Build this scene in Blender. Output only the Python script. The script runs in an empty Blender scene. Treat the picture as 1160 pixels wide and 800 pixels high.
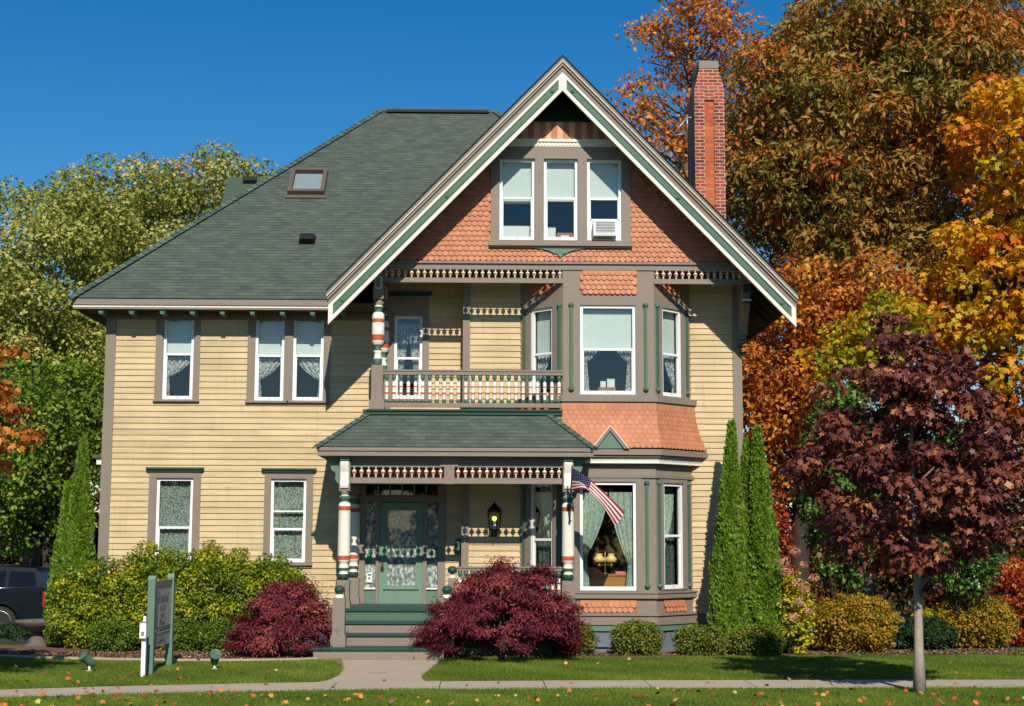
import bpy, math, random
import numpy as np
from mathutils import Vector, Matrix

random.seed(7)
rng = np.random.default_rng(7)
PI = math.pi
scene = bpy.context.scene
COL = scene.collection

# ------------------------------------------------------------------ camera
FPX, W0, H0 = 1700.0, 1160.0, 800.0
CAM = Vector((0.0, -29.3, 2.12))
YAW, PITCH, ROLL = math.radians(1.0), math.radians(7.07), math.radians(0.2)
_f = Vector((math.sin(YAW) * math.cos(PITCH), math.cos(YAW) * math.cos(PITCH), math.sin(PITCH)))
_r0 = Vector((math.cos(YAW), -math.sin(YAW), 0))
_u0 = _r0.cross(_f)
_r = _r0 * math.cos(ROLL) + _u0 * math.sin(ROLL)
_u = _u0 * math.cos(ROLL) - _r0 * math.sin(ROLL)

def ray(px, py):
    return _f + _r * ((px - W0 / 2) / FPX) + _u * ((H0 / 2 - py) / FPX)

def X(px, Y, py=480):
    d = ray(px, py); t = (Y - CAM.y) / d.y
    return CAM.x + d.x * t

def Z(py, Y, px=600):
    d = ray(px, py); t = (Y - CAM.y) / d.y
    return CAM.z + d.z * t

def G(px, py, z=0.0):
    d = ray(px, py); t = (z - CAM.z) / d.z
    return (CAM.x + d.x * t, CAM.y + d.y * t)

cam_data = bpy.data.cameras.new('camera')
cam_data.lens = FPX / W0 * 36.0
cam_data.sensor_width = 36.0
cam_data.clip_end = 2000
cam = bpy.data.objects.new('camera', cam_data)
COL.objects.link(cam)
M3 = Matrix((_r, _u, -_f)).transposed()
cam.matrix_world = Matrix.Translation(CAM) @ M3.to_4x4()
scene.camera = cam

# ------------------------------------------------------------------ light
SUN_EL, SUN_AZ = math.radians(38), math.radians(6.5)      # azimuth: towards +X from -Y
world = bpy.data.worlds.new('World'); scene.world = world; world.use_nodes = True
nt = world.node_tree
sky = nt.nodes.new('ShaderNodeTexSky'); sky.sky_type = 'NISHITA'; sky.sun_disc = False
sky.sun_elevation = SUN_EL
sky.sun_rotation = PI - SUN_AZ
sky.altitude = 200; sky.air_density = 1.0; sky.dust_density = 0.2; sky.ozone_density = 3.0
bg = nt.nodes['Background']; bg.inputs[1].default_value = 0.079
hs_n = nt.nodes.new('ShaderNodeHueSaturation'); hs_n.inputs['Saturation'].default_value = 1.44
nt.links.new(sky.outputs[0], hs_n.inputs['Color']); nt.links.new(hs_n.outputs[0], bg.inputs[0])
sd = bpy.data.lights.new('sun', 'SUN'); sd.energy = 4.0; sd.angle = math.radians(0.5); sd.color = (1.0, 0.93, 0.82)
so = bpy.data.objects.new('sun', sd); COL.objects.link(so)
sdir = Vector((-math.sin(SUN_AZ) * math.cos(SUN_EL), math.cos(SUN_AZ) * math.cos(SUN_EL), -math.sin(SUN_EL)))
so.rotation_euler = sdir.to_track_quat('-Z', 'Y').to_euler()
so.location = (5, -30, 30)
scene.view_settings.view_transform = 'Standard'
scene.view_settings.look = 'None'
scene.view_settings.exposure = 0.30
scene.view_settings.gamma = 1.0
scene.view_settings.use_curve_mapping = False
scene.render.engine = 'CYCLES'
scene.cycles.max_bounces = 6
scene.cycles.transparent_max_bounces = 12
scene.cycles.caustics_reflective = False
scene.cycles.caustics_refractive = False

# ------------------------------------------------------------------ materials
def S(r, g, b, k=1.0):
    def l(c):
        c /= 255.0
        return c / 12.92 if c <= 0.04045 else ((c + 0.055) / 1.055) ** 2.4
    return (l(r) * k, l(g) * k, l(b) * k, 1.0)

def new_mat(name):
    m = bpy.data.materials.new(name); m.use_nodes = True
    t = m.node_tree
    return m, t, t.nodes['Principled BSDF']

def N(t, kind, **kw):
    n = t.nodes.new(kind)
    for k, v in kw.items():
        setattr(n, k, v)
    return n

def coords(t, scale=(1, 1, 1), kind='Object'):
    tc = N(t, 'ShaderNodeTexCoord'); mp = N(t, 'ShaderNodeMapping')
    mp.inputs['Scale'].default_value = scale
    t.links.new(tc.outputs[kind], mp.inputs[0])
    return mp.outputs[0]

def mixc(t, fac, a, b, mode='MIX'):
    n = N(t, 'ShaderNodeMix', data_type='RGBA', blend_type=mode)
    for sock, v in ((n.inputs[0], fac), (n.inputs[6], a), (n.inputs[7], b)):
        if hasattr(v, 'links'):
            t.links.new(v, sock)
        else:
            sock.default_value = v
    return n.outputs[2]

def ramp(t, fac, stops, interp='LINEAR'):
    n = N(t, 'ShaderNodeValToRGB'); cr = n.color_ramp; cr.interpolation = interp
    while len(cr.elements) < len(stops):
        cr.elements.new(0.5)
    for e, (p, c) in zip(cr.elements, stops):
        e.position = p; e.color = c
    t.links.new(fac, n.inputs[0])
    return n.outputs[0]

def noise(t, vec, scale, detail=4, rough=0.6):
    n = N(t, 'ShaderNodeTexNoise'); n.inputs['Scale'].default_value = scale
    n.inputs['Detail'].default_value = detail; n.inputs['Roughness'].default_value = rough
    if vec is not None:
        t.links.new(vec, n.inputs['Vector'])
    return n.outputs[0]

def bump(t, b, h, strength=0.3, dist=0.01):
    n = N(t, 'ShaderNodeBump'); n.inputs['Strength'].default_value = strength; n.inputs['Distance'].default_value = dist
    t.links.new(h, n.inputs['Height']); t.links.new(n.outputs[0], b.inputs['Normal'])

def scalec(c, k):
    return (c[0] * k, c[1] * k, c[2] * k, 1)

def painted(name, c, rough=0.55, var=0.10, scale=(1, 1, 1), nscale=3.0, grime=0.12):
    m, t, b = new_mat(name)
    v = coords(t, scale)
    n1 = noise(t, v, nscale, 5)
    n2 = noise(t, v, nscale * 9, 4)
    col = mixc(t, n1, scalec(c, 1 - var), scalec(c, 1 + var))
    dirt = ramp(t, n2, [(0.52, (1, 1, 1, 1)), (0.78, (1 - grime * 2.2, 1 - grime * 2.4, 1 - grime * 2.7, 1))])
    col = mixc(t, 1.0, col, dirt, 'MULTIPLY')
    t.links.new(col, b.inputs['Base Color'])
    b.inputs['Roughness'].default_value = rough
    b.inputs['Specular IOR Level'].default_value = 0.3
    bump(t, b, n2, 0.15, 0.004)
    return m

def plain(name, c, rough=0.5, metal=0.0, spec=0.4):
    m, t, b = new_mat(name)
    n1 = noise(t, coords(t), 14, 3)
    t.links.new(mixc(t, n1, scalec(c, 0.88), scalec(c, 1.12)), b.inputs['Base Color'])
    b.inputs['Roughness'].default_value = rough; b.inputs['Metallic'].default_value = metal
    b.inputs['Specular IOR Level'].default_value = spec
    return m

YEL = (0.60, 0.465, 0.262, 1.0)
TAUPE = S(137, 125, 112)
M = {}
# clapboard: each board its own slight tint plus long streaks
m, t, b = new_mat('yellow_clapboard')
at = N(t, 'ShaderNodeAttribute', attribute_name='tint')
v = coords(t, (0.35, 0.35, 6))
n1 = noise(t, v, 3.0, 6); n2 = noise(t, coords(t, (1, 1, 1)), 1.1, 5)
n3 = noise(t, coords(t, (8, 8, 0.6)), 2.0, 5)
c = mixc(t, at.outputs['Fac'], scalec(YEL, 0.90), scalec(YEL, 1.08))
c = mixc(t, 1.0, c, ramp(t, n1, [(0.33, (0.89, 0.87, 0.84, 1)), (0.62, (1.05, 1.05, 1.04, 1))]), 'MULTIPLY')
c = mixc(t, 1.0, c, ramp(t, n2, [(0.3, (0.87, 0.86, 0.84, 1)), (0.6, (1.03, 1.03, 1.03, 1))]), 'MULTIPLY')
c = mixc(t, 1.0, c, ramp(t, n3, [(0.56, (1, 1, 1, 1)), (0.76, (0.80, 0.77, 0.72, 1))]), 'MULTIPLY')
t.links.new(c, b.inputs['Base Color']); b.inputs['Roughness'].default_value = 0.6; b.inputs['Specular IOR Level'].default_value = 0.25
bump(t, b, n1, 0.12, 0.004)
M['yellow'] = m
M['taupe'] = painted('taupe_trim', TAUPE)
M['cream'] = painted('cream_paint', S(238, 232, 214), 0.5, 0.05, grime=0.10)
M['white'] = painted('white_vinyl', S(240, 240, 238), 0.4, 0.03, grime=0.05)
M['green'] = painted('green_paint', S(80, 110, 92), 0.5, 0.08)
M['door_green'] = painted('door_green_paint', S(112, 143, 120), 0.5, 0.06)
M['dgreen'] = painted('dark_green_paint', S(40, 74, 62), 0.5, 0.08)
M['mint'] = painted('mint_paint', S(100, 128, 110), 0.5, 0.06)
M['rust'] = painted('rust_band_paint', S(186, 92, 58), 0.5, 0.08)
M['peach'] = painted('peach_board_paint', S(226, 170, 138), 0.55, 0.06)
M['dark'] = plain('dark_wood', (0.03, 0.027, 0.025, 1), 0.8)
M['soffit'] = painted('soffit_paint', S(96, 84, 76), 0.7, 0.1)
M['ceiling'] = painted('porch_ceiling_paint', S(150, 135, 110), 0.7, 0.1)
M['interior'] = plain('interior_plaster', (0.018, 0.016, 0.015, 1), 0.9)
M['black'] = plain('black_metal', (0.012, 0.012, 0.013, 1), 0.4, 0.3)
M['brass'] = plain('aged_brass', (0.25, 0.19, 0.10, 1), 0.35, 0.9)
M['foundation'] = painted('foundation_paint', S(110, 118, 128), 0.8, 0.15, nscale=5)
M['oak_wood'] = painted('oak_wood', S(176, 122, 58), 0.5, 0.12, (1, 1, 8), 4)
M['grey_metal'] = plain('grey_metal', (0.32, 0.31, 0.30, 1), 0.45, 0.6)
M['blind'] = plain('roller_blind_cloth', S(206, 216, 208), 0.8)
M['card'] = plain('brown_cardboard', S(150, 112, 78), 0.8)
M['pale'] = plain('pale_ceramic', S(215, 220, 215), 0.4)
M['amber'] = plain('amber_glass_shade', S(235, 205, 125), 0.3)

# orange scales
m, t, b = new_mat('orange_fishscale_paint')
at = N(t, 'ShaderNodeAttribute', attribute_name='tint')
OR = (0.53, 0.215, 0.108, 1.0)
c = mixc(t, at.outputs['Fac'], scalec(OR, 0.84), scalec(OR, 1.12))
n1 = noise(t, coords(t), 2.0, 5)
c = mixc(t, 1.0, c, ramp(t, n1, [(0.3, (0.92, 0.90, 0.88, 1)), (0.65, (1.04, 1.04, 1.04, 1))]), 'MULTIPLY')
t.links.new(c, b.inputs['Base Color']); b.inputs['Roughness'].default_value = 0.6; b.inputs['Specular IOR Level'].default_value = 0.25
M['orange'] = m
m2, t, b = new_mat('orange_underboard'); b.inputs['Base Color'].default_value = scalec(OR, 0.62); b.inputs['Roughness'].default_value = 0.7
M['orange_under'] = m2

# roof shingles (UV in metres)
def shingle_mat(name, c1, c2, mort):
    m, t, b = new_mat(name)
    uv = coords(t, (1, 1, 1), 'UV')
    nw = N(t, 'ShaderNodeTexNoise'); nw.inputs['Scale'].default_value = 1.6
    t.links.new(uv, nw.inputs['Vector'])
    br = N(t, 'ShaderNodeTexBrick'); br.offset = 0.37; br.squash = 1.0
    br.inputs['Scale'].default_value = 1.0
    br.inputs['Brick Width'].default_value = 0.19; br.inputs['Row Height'].default_value = 0.108
    br.inputs['Mortar Size'].default_value = 0.0015; br.inputs['Mortar Smooth'].default_value = 0.5; br.inputs['Bias'].default_value = -0.1
    br.inputs['Color1'].default_value = c1; br.inputs['Color2'].default_value = c2; br.inputs['Mortar'].default_value = mort
    t.links.new(uv, br.inputs['Vector'])
    br2 = N(t, 'ShaderNodeTexBrick'); br2.offset = 0.61
    br2.inputs['Scale'].default_value = 1.0
    br2.inputs['Brick Width'].default_value = 0.27; br2.inputs['Row Height'].default_value = 0.108
    br2.inputs['Mortar Size'].default_value = 0.0
    br2.inputs['Color1'].default_value = (0.80, 0.81, 0.83, 1); br2.inputs['Color2'].default_value = (1.10, 1.10, 1.07, 1); br2.inputs['Mortar'].default_value = (1, 1, 1, 1)
    t.links.new(uv, br2.inputs['Vector'])
    n1 = noise(t, uv, 60, 3); n2 = noise(t, uv, 0.7, 5)
    c = mixc(t, 1.0, br.outputs[0], br2.outputs[0], 'MULTIPLY')
    c = mixc(t, 1.0, c, ramp(t, n1, [(0.3, (0.75, 0.75, 0.75, 1)), (0.7, (1.25, 1.25, 1.25, 1))]), 'MULTIPLY')
    c = mixc(t, 1.0, c, ramp(t, n2, [(0.3, (0.94, 0.95, 0.96, 1)), (0.7, (1.05, 1.04, 1.03, 1))]), 'MULTIPLY')
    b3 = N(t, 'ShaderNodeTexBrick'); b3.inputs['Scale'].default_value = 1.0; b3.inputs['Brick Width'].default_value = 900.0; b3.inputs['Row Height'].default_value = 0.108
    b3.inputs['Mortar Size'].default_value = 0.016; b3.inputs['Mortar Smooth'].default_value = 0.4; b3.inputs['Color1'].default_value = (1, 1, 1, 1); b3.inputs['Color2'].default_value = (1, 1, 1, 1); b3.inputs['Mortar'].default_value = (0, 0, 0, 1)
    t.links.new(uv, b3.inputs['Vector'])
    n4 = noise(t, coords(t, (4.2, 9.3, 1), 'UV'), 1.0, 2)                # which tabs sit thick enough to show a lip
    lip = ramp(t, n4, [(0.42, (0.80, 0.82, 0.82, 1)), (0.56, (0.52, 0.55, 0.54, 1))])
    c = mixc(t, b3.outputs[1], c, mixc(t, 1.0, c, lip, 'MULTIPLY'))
    t.links.new(c, b.inputs['Base Color']); b.inputs['Roughness'].default_value = 0.9; b.inputs['Specular IOR Level'].default_value = 0.15
    bump(t, b, n1, 0.5, 0.006)
    return m
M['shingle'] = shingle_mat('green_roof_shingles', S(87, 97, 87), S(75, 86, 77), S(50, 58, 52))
M['shingle_edge'] = plain('shingle_edge', S(44, 50, 48), 0.9)

# brick (UV metres)
m, t, b = new_mat('red_chimney_brick')
uv = coords(t, (1, 1, 1), 'UV')
br = N(t, 'ShaderNodeTexBrick'); br.inputs['Scale'].default_value = 1
br.inputs['Brick Width'].default_value = 0.215; br.inputs['Row Height'].default_value = 0.079
br.inputs['Mortar Size'].default_value = 0.010; br.inputs['Mortar Smooth'].default_value = 0.1
br.inputs['Color1'].default_value = S(178, 80, 52); br.inputs['Color2'].default_value = S(104, 34, 28); br.inputs['Mortar'].default_value = S(186, 168, 154)
br.inputs['Bias'].default_value = -0.05
t.links.new(uv, br.inputs['Vector'])
n2 = noise(t, uv, 2.2, 5); n1 = noise(t, uv, 40, 3)
c = mixc(t, 1.0, br.outputs[0], ramp(t, n2, [(0.3, (0.72, 0.68, 0.66, 1)), (0.7, (1.2, 1.1, 1.0, 1))]), 'MULTIPLY')
t.links.new(c, b.inputs['Base Color']); b.inputs['Roughness'].default_value = 0.85
inv = N(t, 'ShaderNodeMath', operation='SUBTRACT'); inv.inputs[0].default_value = 1; t.links.new(br.outputs[1], inv.inputs[1])
bump(t, b, inv.outputs[0], 0.6, 0.012)
M['brick'] = m
m, t, b = new_mat('orange_chimney_brick')
uv = coords(t, (1, 1, 1), 'UV')
br = N(t, 'ShaderNodeTexBrick'); br.inputs['Scale'].default_value = 1
br.inputs['Brick Width'].default_value = 0.215; br.inputs['Row Height'].default_value = 0.079
br.inputs['Mortar Size'].default_value = 0.010
br.inputs['Color1'].default_value = S(205, 108, 52); br.inputs['Color2'].default_value = S(170, 70, 40); br.inputs['Mortar'].default_value = S(150, 100, 76)
t.links.new(uv, br.inputs['Vector']); t.links.new(br.outputs[0], b.inputs['Base Color']); b.inputs['Roughness'].default_value = 0.85
M['brick_orange'] = m

def stone_mat(name, ca, cb, s1=3, s2=60, bs=0.3, rough=0.9):
    m, t, b = new_mat(name)
    v = coords(t)
    n1 = noise(t, v, s1, 6); n2 = noise(t, v, s2, 3)
    c = mixc(t, n1, ca, cb)
    c = mixc(t, 1.0, c, ramp(t, n2, [(0.3, (0.8, 0.8, 0.8, 1)), (0.7, (1.15, 1.15, 1.15, 1))]), 'MULTIPLY')
    t.links.new(c, b.inputs['Base Color']); b.inputs['Roughness'].default_value = rough; b.inputs['Specular IOR Level'].default_value = 0.2
    bump(t, b, n2, bs, 0.01)
    return m
M['concrete'] = stone_mat('pale_concrete', S(168, 152, 134), S(192, 176, 156), 1.2, 50)
M['cap'] = stone_mat('chimney_cap_concrete', S(120, 116, 108), S(160, 154, 144), 4, 60)
M['mulch'] = stone_mat('bark_mulch', S(92, 66, 52), S(140, 106, 86), 9, 45, 0.9)
M['soil'] = stone_mat('lawn_soil', S(44, 58, 24), S(70, 88, 34), 3, 80, 0.5)
M['asphalt'] = stone_mat('asphalt', S(58, 58, 60), S(78, 78, 78), 2, 80, 0.4)
M['cast_stone'] = stone_mat('dark_cast_stone', S(84, 78, 76), S(120, 112, 108), 6, 50, 0.3)
M['bark'] = stone_mat('grey_brown_bark', S(88, 78, 68), S(128, 116, 102), 8, 30, 0.8)
M['dark_bark'] = stone_mat('dark_bark', S(48, 42, 38), S(76, 68, 60), 6, 30, 0.8)
M['smooth_bark'] = stone_mat('pale_smooth_bark', S(150, 134, 120), S(186, 170, 154), 10, 40, 0.4)
M['rock'] = stone_mat('pale_rock', S(168, 158, 146), S(206, 198, 186), 8, 40, 0.5)

# glass
m = bpy.data.materials.new('window_glass'); m.use_nodes = True; t = m.node_tree
t.nodes.remove(t.nodes['Principled BSDF'])
fr = N(t, 'ShaderNodeFresnel'); fr.inputs[0].default_value = 1.55
ad = N(t, 'ShaderNodeMath', operation='MULTIPLY_ADD'); ad.inputs[1].default_value = 1.4; ad.inputs[2].default_value = 0.03
t.links.new(fr.outputs[0], ad.inputs[0])
tr = N(t, 'ShaderNodeBsdfTransparent'); tr.inputs[0].default_value = (0.95, 0.975, 0.965, 1)
gl = N(t, 'ShaderNodeBsdfGlossy'); gl.inputs['Roughness'].default_value = 0.02
nb = N(t, 'ShaderNodeBump'); nb.inputs['Strength'].default_value = 0.05; nb.inputs['Distance'].default_value = 0.02
t.links.new(noise(t, coords(t), 1.3, 1), nb.inputs['Height']); t.links.new(nb.outputs[0], gl.inputs['Normal'])
geo = N(t, 'ShaderNodeNewGeometry'); fm = N(t, 'ShaderNodeMath', operation='SUBTRACT'); fm.inputs[0].default_value = 1.0; t.links.new(geo.outputs['Backfacing'], fm.inputs[1])
ff = N(t, 'ShaderNodeMath', operation='MULTIPLY'); t.links.new(ad.outputs[0], ff.inputs[0]); t.links.new(fm.outputs[0], ff.inputs[1])
mx = N(t, 'ShaderNodeMixShader')
t.links.new(ff.outputs[0], mx.inputs[0]); t.links.new(tr.outputs[0], mx.inputs[1]); t.links.new(gl.outputs[0], mx.inputs[2])
t.links.new(mx.outputs[0], t.nodes['Material Output'].inputs[0])
M['glass'] = m

def lace_mat(name, ca, cb, scale, stripes=False):
    m, t, b = new_mat(name)
    v = coords(t, (1, 1, 0.7))
    vo = N(t, 'ShaderNodeTexVoronoi'); vo.inputs['Scale'].default_value = scale
    t.links.new(v, vo.inputs['Vector'])
    n1 = noise(t, v, scale * 1.7, 3)
    ad = N(t, 'ShaderNodeMath', operation='MULTIPLY'); t.links.new(vo.outputs['Distance'], ad.inputs[0]); t.links.new(n1, ad.inputs[1])
    c = ramp(t, ad.outputs[0], [(0.10, ca), (0.34, cb)])
    t.links.new(c, b.inputs['Base Color']); b.inputs['Roughness'].default_value = 0.9; b.inputs['Specular IOR Level'].default_value = 0.1
    return m
M['lace'] = lace_mat('patterned_lace', S(178, 188, 176), S(84, 100, 90), 44)
M['lace_dim'] = lace_mat('dim_net_curtain', S(104, 118, 110), S(56, 68, 62), 40)
M['lace_white'] = lace_mat('white_door_lace', S(225, 225, 220), S(120, 128, 124), 17)
M['drape'] = lace_mat('pale_green_drape', S(180, 198, 182), S(138, 160, 146), 30)
M['sheer'] = lace_mat('white_sheer', S(220, 220, 214), S(120, 124, 122), 30)

def leaf_mat(name, stops, transl=0.35, rough=0.5, spec=0.35):
    m, t, b = new_mat(name)
    at = N(t, 'ShaderNodeAttribute', attribute_name='tint')
    c = ramp(t, at.outputs['Fac'], stops)
    t.links.new(c, b.inputs['Base Color']); b.inputs['Roughness'].default_value = rough; b.inputs['Specular IOR Level'].default_value = spec
    tl = N(t, 'ShaderNodeBsdfTranslucent'); t.links.new(c, tl.inputs[0])
    mx = N(t, 'ShaderNodeMixShader'); mx.inputs[0].default_value = transl
    t.links.new(b.outputs[0], mx.inputs[1]); t.links.new(tl.outputs[0], mx.inputs[2])
    t.links.new(mx.outputs[0], t.nodes['Material Output'].inputs[0])
    return m
M['lf_left'] = leaf_mat('silvery_green_autumn_leaves', [(0.0, S(104, 120, 44)), (0.30, S(150, 158, 68)), (0.55, S(184, 182, 96)), (0.75, S(206, 198, 132)), (0.88, S(214, 182, 84)), (1.0, S(218, 152, 70))])
M['lf_under'] = leaf_mat('deep_green_leaves', [(0.0, S(66, 98, 26)), (0.5, S(114, 144, 40)), (0.8, S(164, 178, 64)), (1.0, S(210, 184, 70))])
M['lf_oak'] = leaf_mat('bronze_green_leaves', [(0.0, S(94, 98, 36)), (0.3, S(142, 128, 52)), (0.6, S(176, 136, 60)), (0.85, S(194, 118, 48)), (1.0, S(212, 108, 38))])
M['lf_orange'] = leaf_mat('orange_maple_leaves', [(0.0, S(150, 84, 30)), (0.4, S(200, 120, 46)), (0.75, S(224, 150, 58)), (1.0, S(230, 184, 84))])
M['lf_yellow'] = leaf_mat('golden_maple_leaves', [(0.0, S(118, 138, 26)), (0.3, S(176, 168, 30)), (0.6, S(220, 172, 28)), (0.85, S(222, 148, 24)), (1.0, S(206, 106, 22))])
M['lf_purple'] = leaf_mat('purple_maple_leaves', [(0.0, S(66, 34, 38)), (0.4, S(112, 60, 52)), (0.7, S(142, 80, 60)), (0.9, S(174, 112, 72)), (1.0, S(188, 138, 88))], 0.2)
M['lf_jmaple'] = leaf_mat('crimson_lace_leaves', [(0.0, S(72, 22, 34)), (0.5, S(120, 44, 54)), (0.85, S(160, 66, 74)), (1.0, S(176, 104, 88))], 0.25)
M['lf_hedge'] = leaf_mat('yellow_green_leaves', [(0.0, S(70, 96, 20)), (0.4, S(118, 140, 28)), (0.7, S(176, 178, 34)), (1.0, S(214, 190, 46))], 0.3)
M['lf_arb'] = leaf_mat('arborvitae_sprays', [(0.0, S(62, 92, 20)), (0.6, S(104, 136, 32)), (1.0, S(140, 164, 48))], 0.25)
M['lf_box'] = leaf_mat('boxwood_leaves', [(0.0, S(64, 84, 26)), (0.5, S(112, 124, 40)), (0.85, S(152, 146, 56)), (1.0, S(176, 130, 62))], 0.2)
M['lf_boxgreen'] = leaf_mat('fresh_boxwood_leaves', [(0.0, S(54, 84, 22)), (0.6, S(98, 126, 30)), (1.0, S(146, 160, 50))], 0.2)
M['lf_spirea'] = leaf_mat('golden_spirea_leaves', [(0.0, S(110, 104, 26)), (0.4, S(168, 138, 34)), (0.8, S(196, 150, 42)), (1.0, S(190, 110, 40))], 0.3)
M['lf_lilac'] = leaf_mat('glossy_green_leaves', [(0.0, S(44, 78, 24)), (0.6, S(84, 122, 44)), (1.0, S(146, 166, 90))], 0.25, 0.35, 0.5)
M['lf_juniper'] = leaf_mat('dark_juniper', [(0.0, S(30, 52, 26)), (1.0, S(64, 92, 44))], 0.15)
M['lf_red'] = leaf_mat('red_autumn_leaves', [(0.0, S(96, 40, 30)), (0.4, S(170, 66, 38)), (0.7, S(204, 96, 44)), (1.0, S(214, 150, 60))], 0.3)
M['lf_brown'] = leaf_mat('brown_understory_leaves', [(0.0, S(60, 46, 22)), (0.5, S(120, 80, 30)), (0.85, S(180, 118, 34)), (1.0, S(206, 150, 50))], 0.3)
M['lf_fallen'] = leaf_mat('fallen_leaves', [(0.0, S(110, 56, 30)), (0.4, S(176, 92, 44)), (0.7, S(206, 130, 60)), (1.0, S(214, 190, 90))], 0.1)
M['petal'] = leaf_mat('dusty_pink_petals', [(0.0, S(178, 116, 88)), (1.0, S(216, 168, 140))], 0.2)
M['grass'] = leaf_mat('grass_blades', [(0.0, S(64, 86, 22)), (0.45, S(108, 132, 36)), (0.8, S(146, 156, 56)), (1.0, S(188, 168, 100))], 0.3)

# ------------------------------------------------------------------ mesh helpers
class Fr:
    """A wall frame: u along the wall, d outwards, z up."""
    def __init__(self, ox, oy, ang=0.0):
        self.o = (ox, oy); self.a = ang
        self.U = (math.cos(ang), math.sin(ang)); self.Nn = (math.sin(ang), -math.cos(ang))
    def __call__(self, u, d, z):
        return (self.o[0] + u * self.U[0] + d * self.Nn[0], self.o[1] + u * self.U[1] + d * self.Nn[1], z)

WORLD = Fr(0, 0, 0)     # u = X, d = -Y

class MB:
    def __init__(self):
        self.v = []; self.f = []; self.mi = []; self.mats = []; self.tint = []; self.uv = {}
        self.smooth = []
    def mat(self, m):
        if m not in self.mats:
            self.mats.append(m)
        return self.mats.index(m)
    def poly(self, pts, m, tint=0.5, uv=None, smooth=False):
        i = len(self.v)
        self.v.extend([tuple(p) for p in pts]); self.tint.extend([tint] * len(pts))
        if uv is not None:
            self.uv[len(self.f)] = uv
        self.f.append(tuple(range(i, i + len(pts)))); self.mi.append(self.mat(m)); self.smooth.append(smooth)
    def box(self, fr, u0, u1, d0, d1, z0, z1, m, tint=0.5, bevel=0.0):
        p = [fr(u, d, z) for z in (z0, z1) for d in (d0, d1) for u in (u0, u1)]
        i = len(self.v); self.v.extend(p); self.tint.extend([tint] * 8)
        mi = self.mat(m)
        for q in ((0, 1, 3, 2), (4, 6, 7, 5), (2, 3, 7, 6), (0, 4, 5, 1), (0, 2, 6, 4), (1, 5, 7, 3)):
            self.f.append(tuple(i + k for k in q)); self.mi.append(mi); self.smooth.append(False)
    def prism(self, poly2, a0, a1, place, m, tint=0.5):
        """poly2: list of (p,q); place(p,q,a)->xyz; extruded from a0 to a1."""
        n = len(poly2); i = len(self.v)
        for a in (a0, a1):
            for p, q in poly2:
                self.v.append(tuple(place(p, q, a)))
        self.tint.extend([tint] * (2 * n)); mi = self.mat(m)
        self.f.append(tuple(i + k for k in range(n))); self.f.append(tuple(i + n + k for k in reversed(range(n))))
        self.mi += [mi, mi]; self.smooth += [False, False]
        for k in range(n):
            k2 = (k + 1) % n
            self.f.append((i + k, i + n + k, i + n + k2, i + k2)); self.mi.append(mi); self.smooth.append(False)
    def lathe(self, cx, cy, prof, mats, seg=18, axis=None):
        """prof: [(z,r)], mats: one per segment."""
        i = len(self.v)
        for z, r in prof:
            for k in range(seg):
                a = 2 * PI * k / seg
                p = Vector((r * math.cos(a), r * math.sin(a), z))
                if axis is not None:
                    p = axis @ p
                self.v.append((cx + p.x, cy + p.y, p.z) if axis is None else tuple(p))
        self.tint.extend([0.5] * (len(prof) * seg))
        for j in range(len(prof) - 1):
            mi = self.mat(mats[j] if isinstance(mats, (list, tuple)) else mats)
            for k in range(seg):
                k2 = (k + 1) % seg
                self.f.append((i + j * seg + k, i + j * seg + k2, i + (j + 1) * seg + k2, i + (j + 1) * seg + k)); self.mi.append(mi); self.smooth.append(True)
        for j, rev in ((0, True), (len(prof) - 1, False)):
            idx = [i + j * seg + k for k in range(seg)]
            self.f.append(tuple(reversed(idx) if rev else idx)); self.mi.append(self.mat(mats[min(j, len(mats) - 1)] if isinstance(mats, (list, tuple)) else mats)); self.smooth.append(False)
    def tube(self, path, radii, m, seg=8, tint=0.5):
        path = [Vector(p) for p in path]; n = len(path); i = len(self.v)
        ref = Vector((0.31, 0.2, 0.93)).normalized()
        for j, p in enumerate(path):
            d = (path[min(j + 1, n - 1)] - path[max(j - 1, 0)])
            d = d.normalized() if d.length > 1e-9 else Vector((0, 0, 1))
            s = d.cross(ref)
            if s.length < 1e-3: s = d.cross(Vector((1, 0, 0)))
            s.normalize(); w = d.cross(s)
            for k in range(seg):
                a = 2 * PI * k / seg
                self.v.append(tuple(p + (s * math.cos(a) + w * math.sin(a)) * radii[j]))
        self.tint.extend([tint] * (n * seg)); mi = self.mat(m)
        for j in range(n - 1):
            for k in range(seg):
                k2 = (k + 1) % seg
                self.f.append((i + j * seg + k, i + (j + 1) * seg + k, i + (j + 1) * seg + k2, i + j * seg + k2)); self.mi.append(mi); self.smooth.append(True)
        self.f.append(tuple(i + k for k in range(seg))); self.mi.append(mi); self.smooth.append(False)
        self.f.append(tuple(i + (n - 1) * seg + k for k in reversed(range(seg)))); self.mi.append(mi); self.smooth.append(False)
    def build(self, name, parent=None, loc=None):
        me = bpy.data.meshes.new(name)
        vs = self.v
        if loc is not None:
            vs = [(a - loc[0], b - loc[1], c - loc[2]) for a, b, c in vs]
        me.from_pydata(vs, [], self.f)
        for m in self.mats: me.materials.append(m)
        me.polygons.foreach_set('material_index', self.mi)
        me.polygons.foreach_set('use_smooth', self.smooth)
        a = me.attributes.new('tint', 'FLOAT', 'POINT'); a.data.foreach_set('value', self.tint)
        if self.uv:
            ul = me.uv_layers.new(name='UVMap')
            for fi, uvs in self.uv.items():
                p = me.polygons[fi]
                for k, li in enumerate(p.loop_indices):
                    ul.data[li].uv = uvs[k]
        me.update()
        o = bpy.data.objects.new(name, me); COL.objects.link(o)
        if loc is not None: o.location = loc
        if parent is not None: o.parent = parent
        return o

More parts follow.
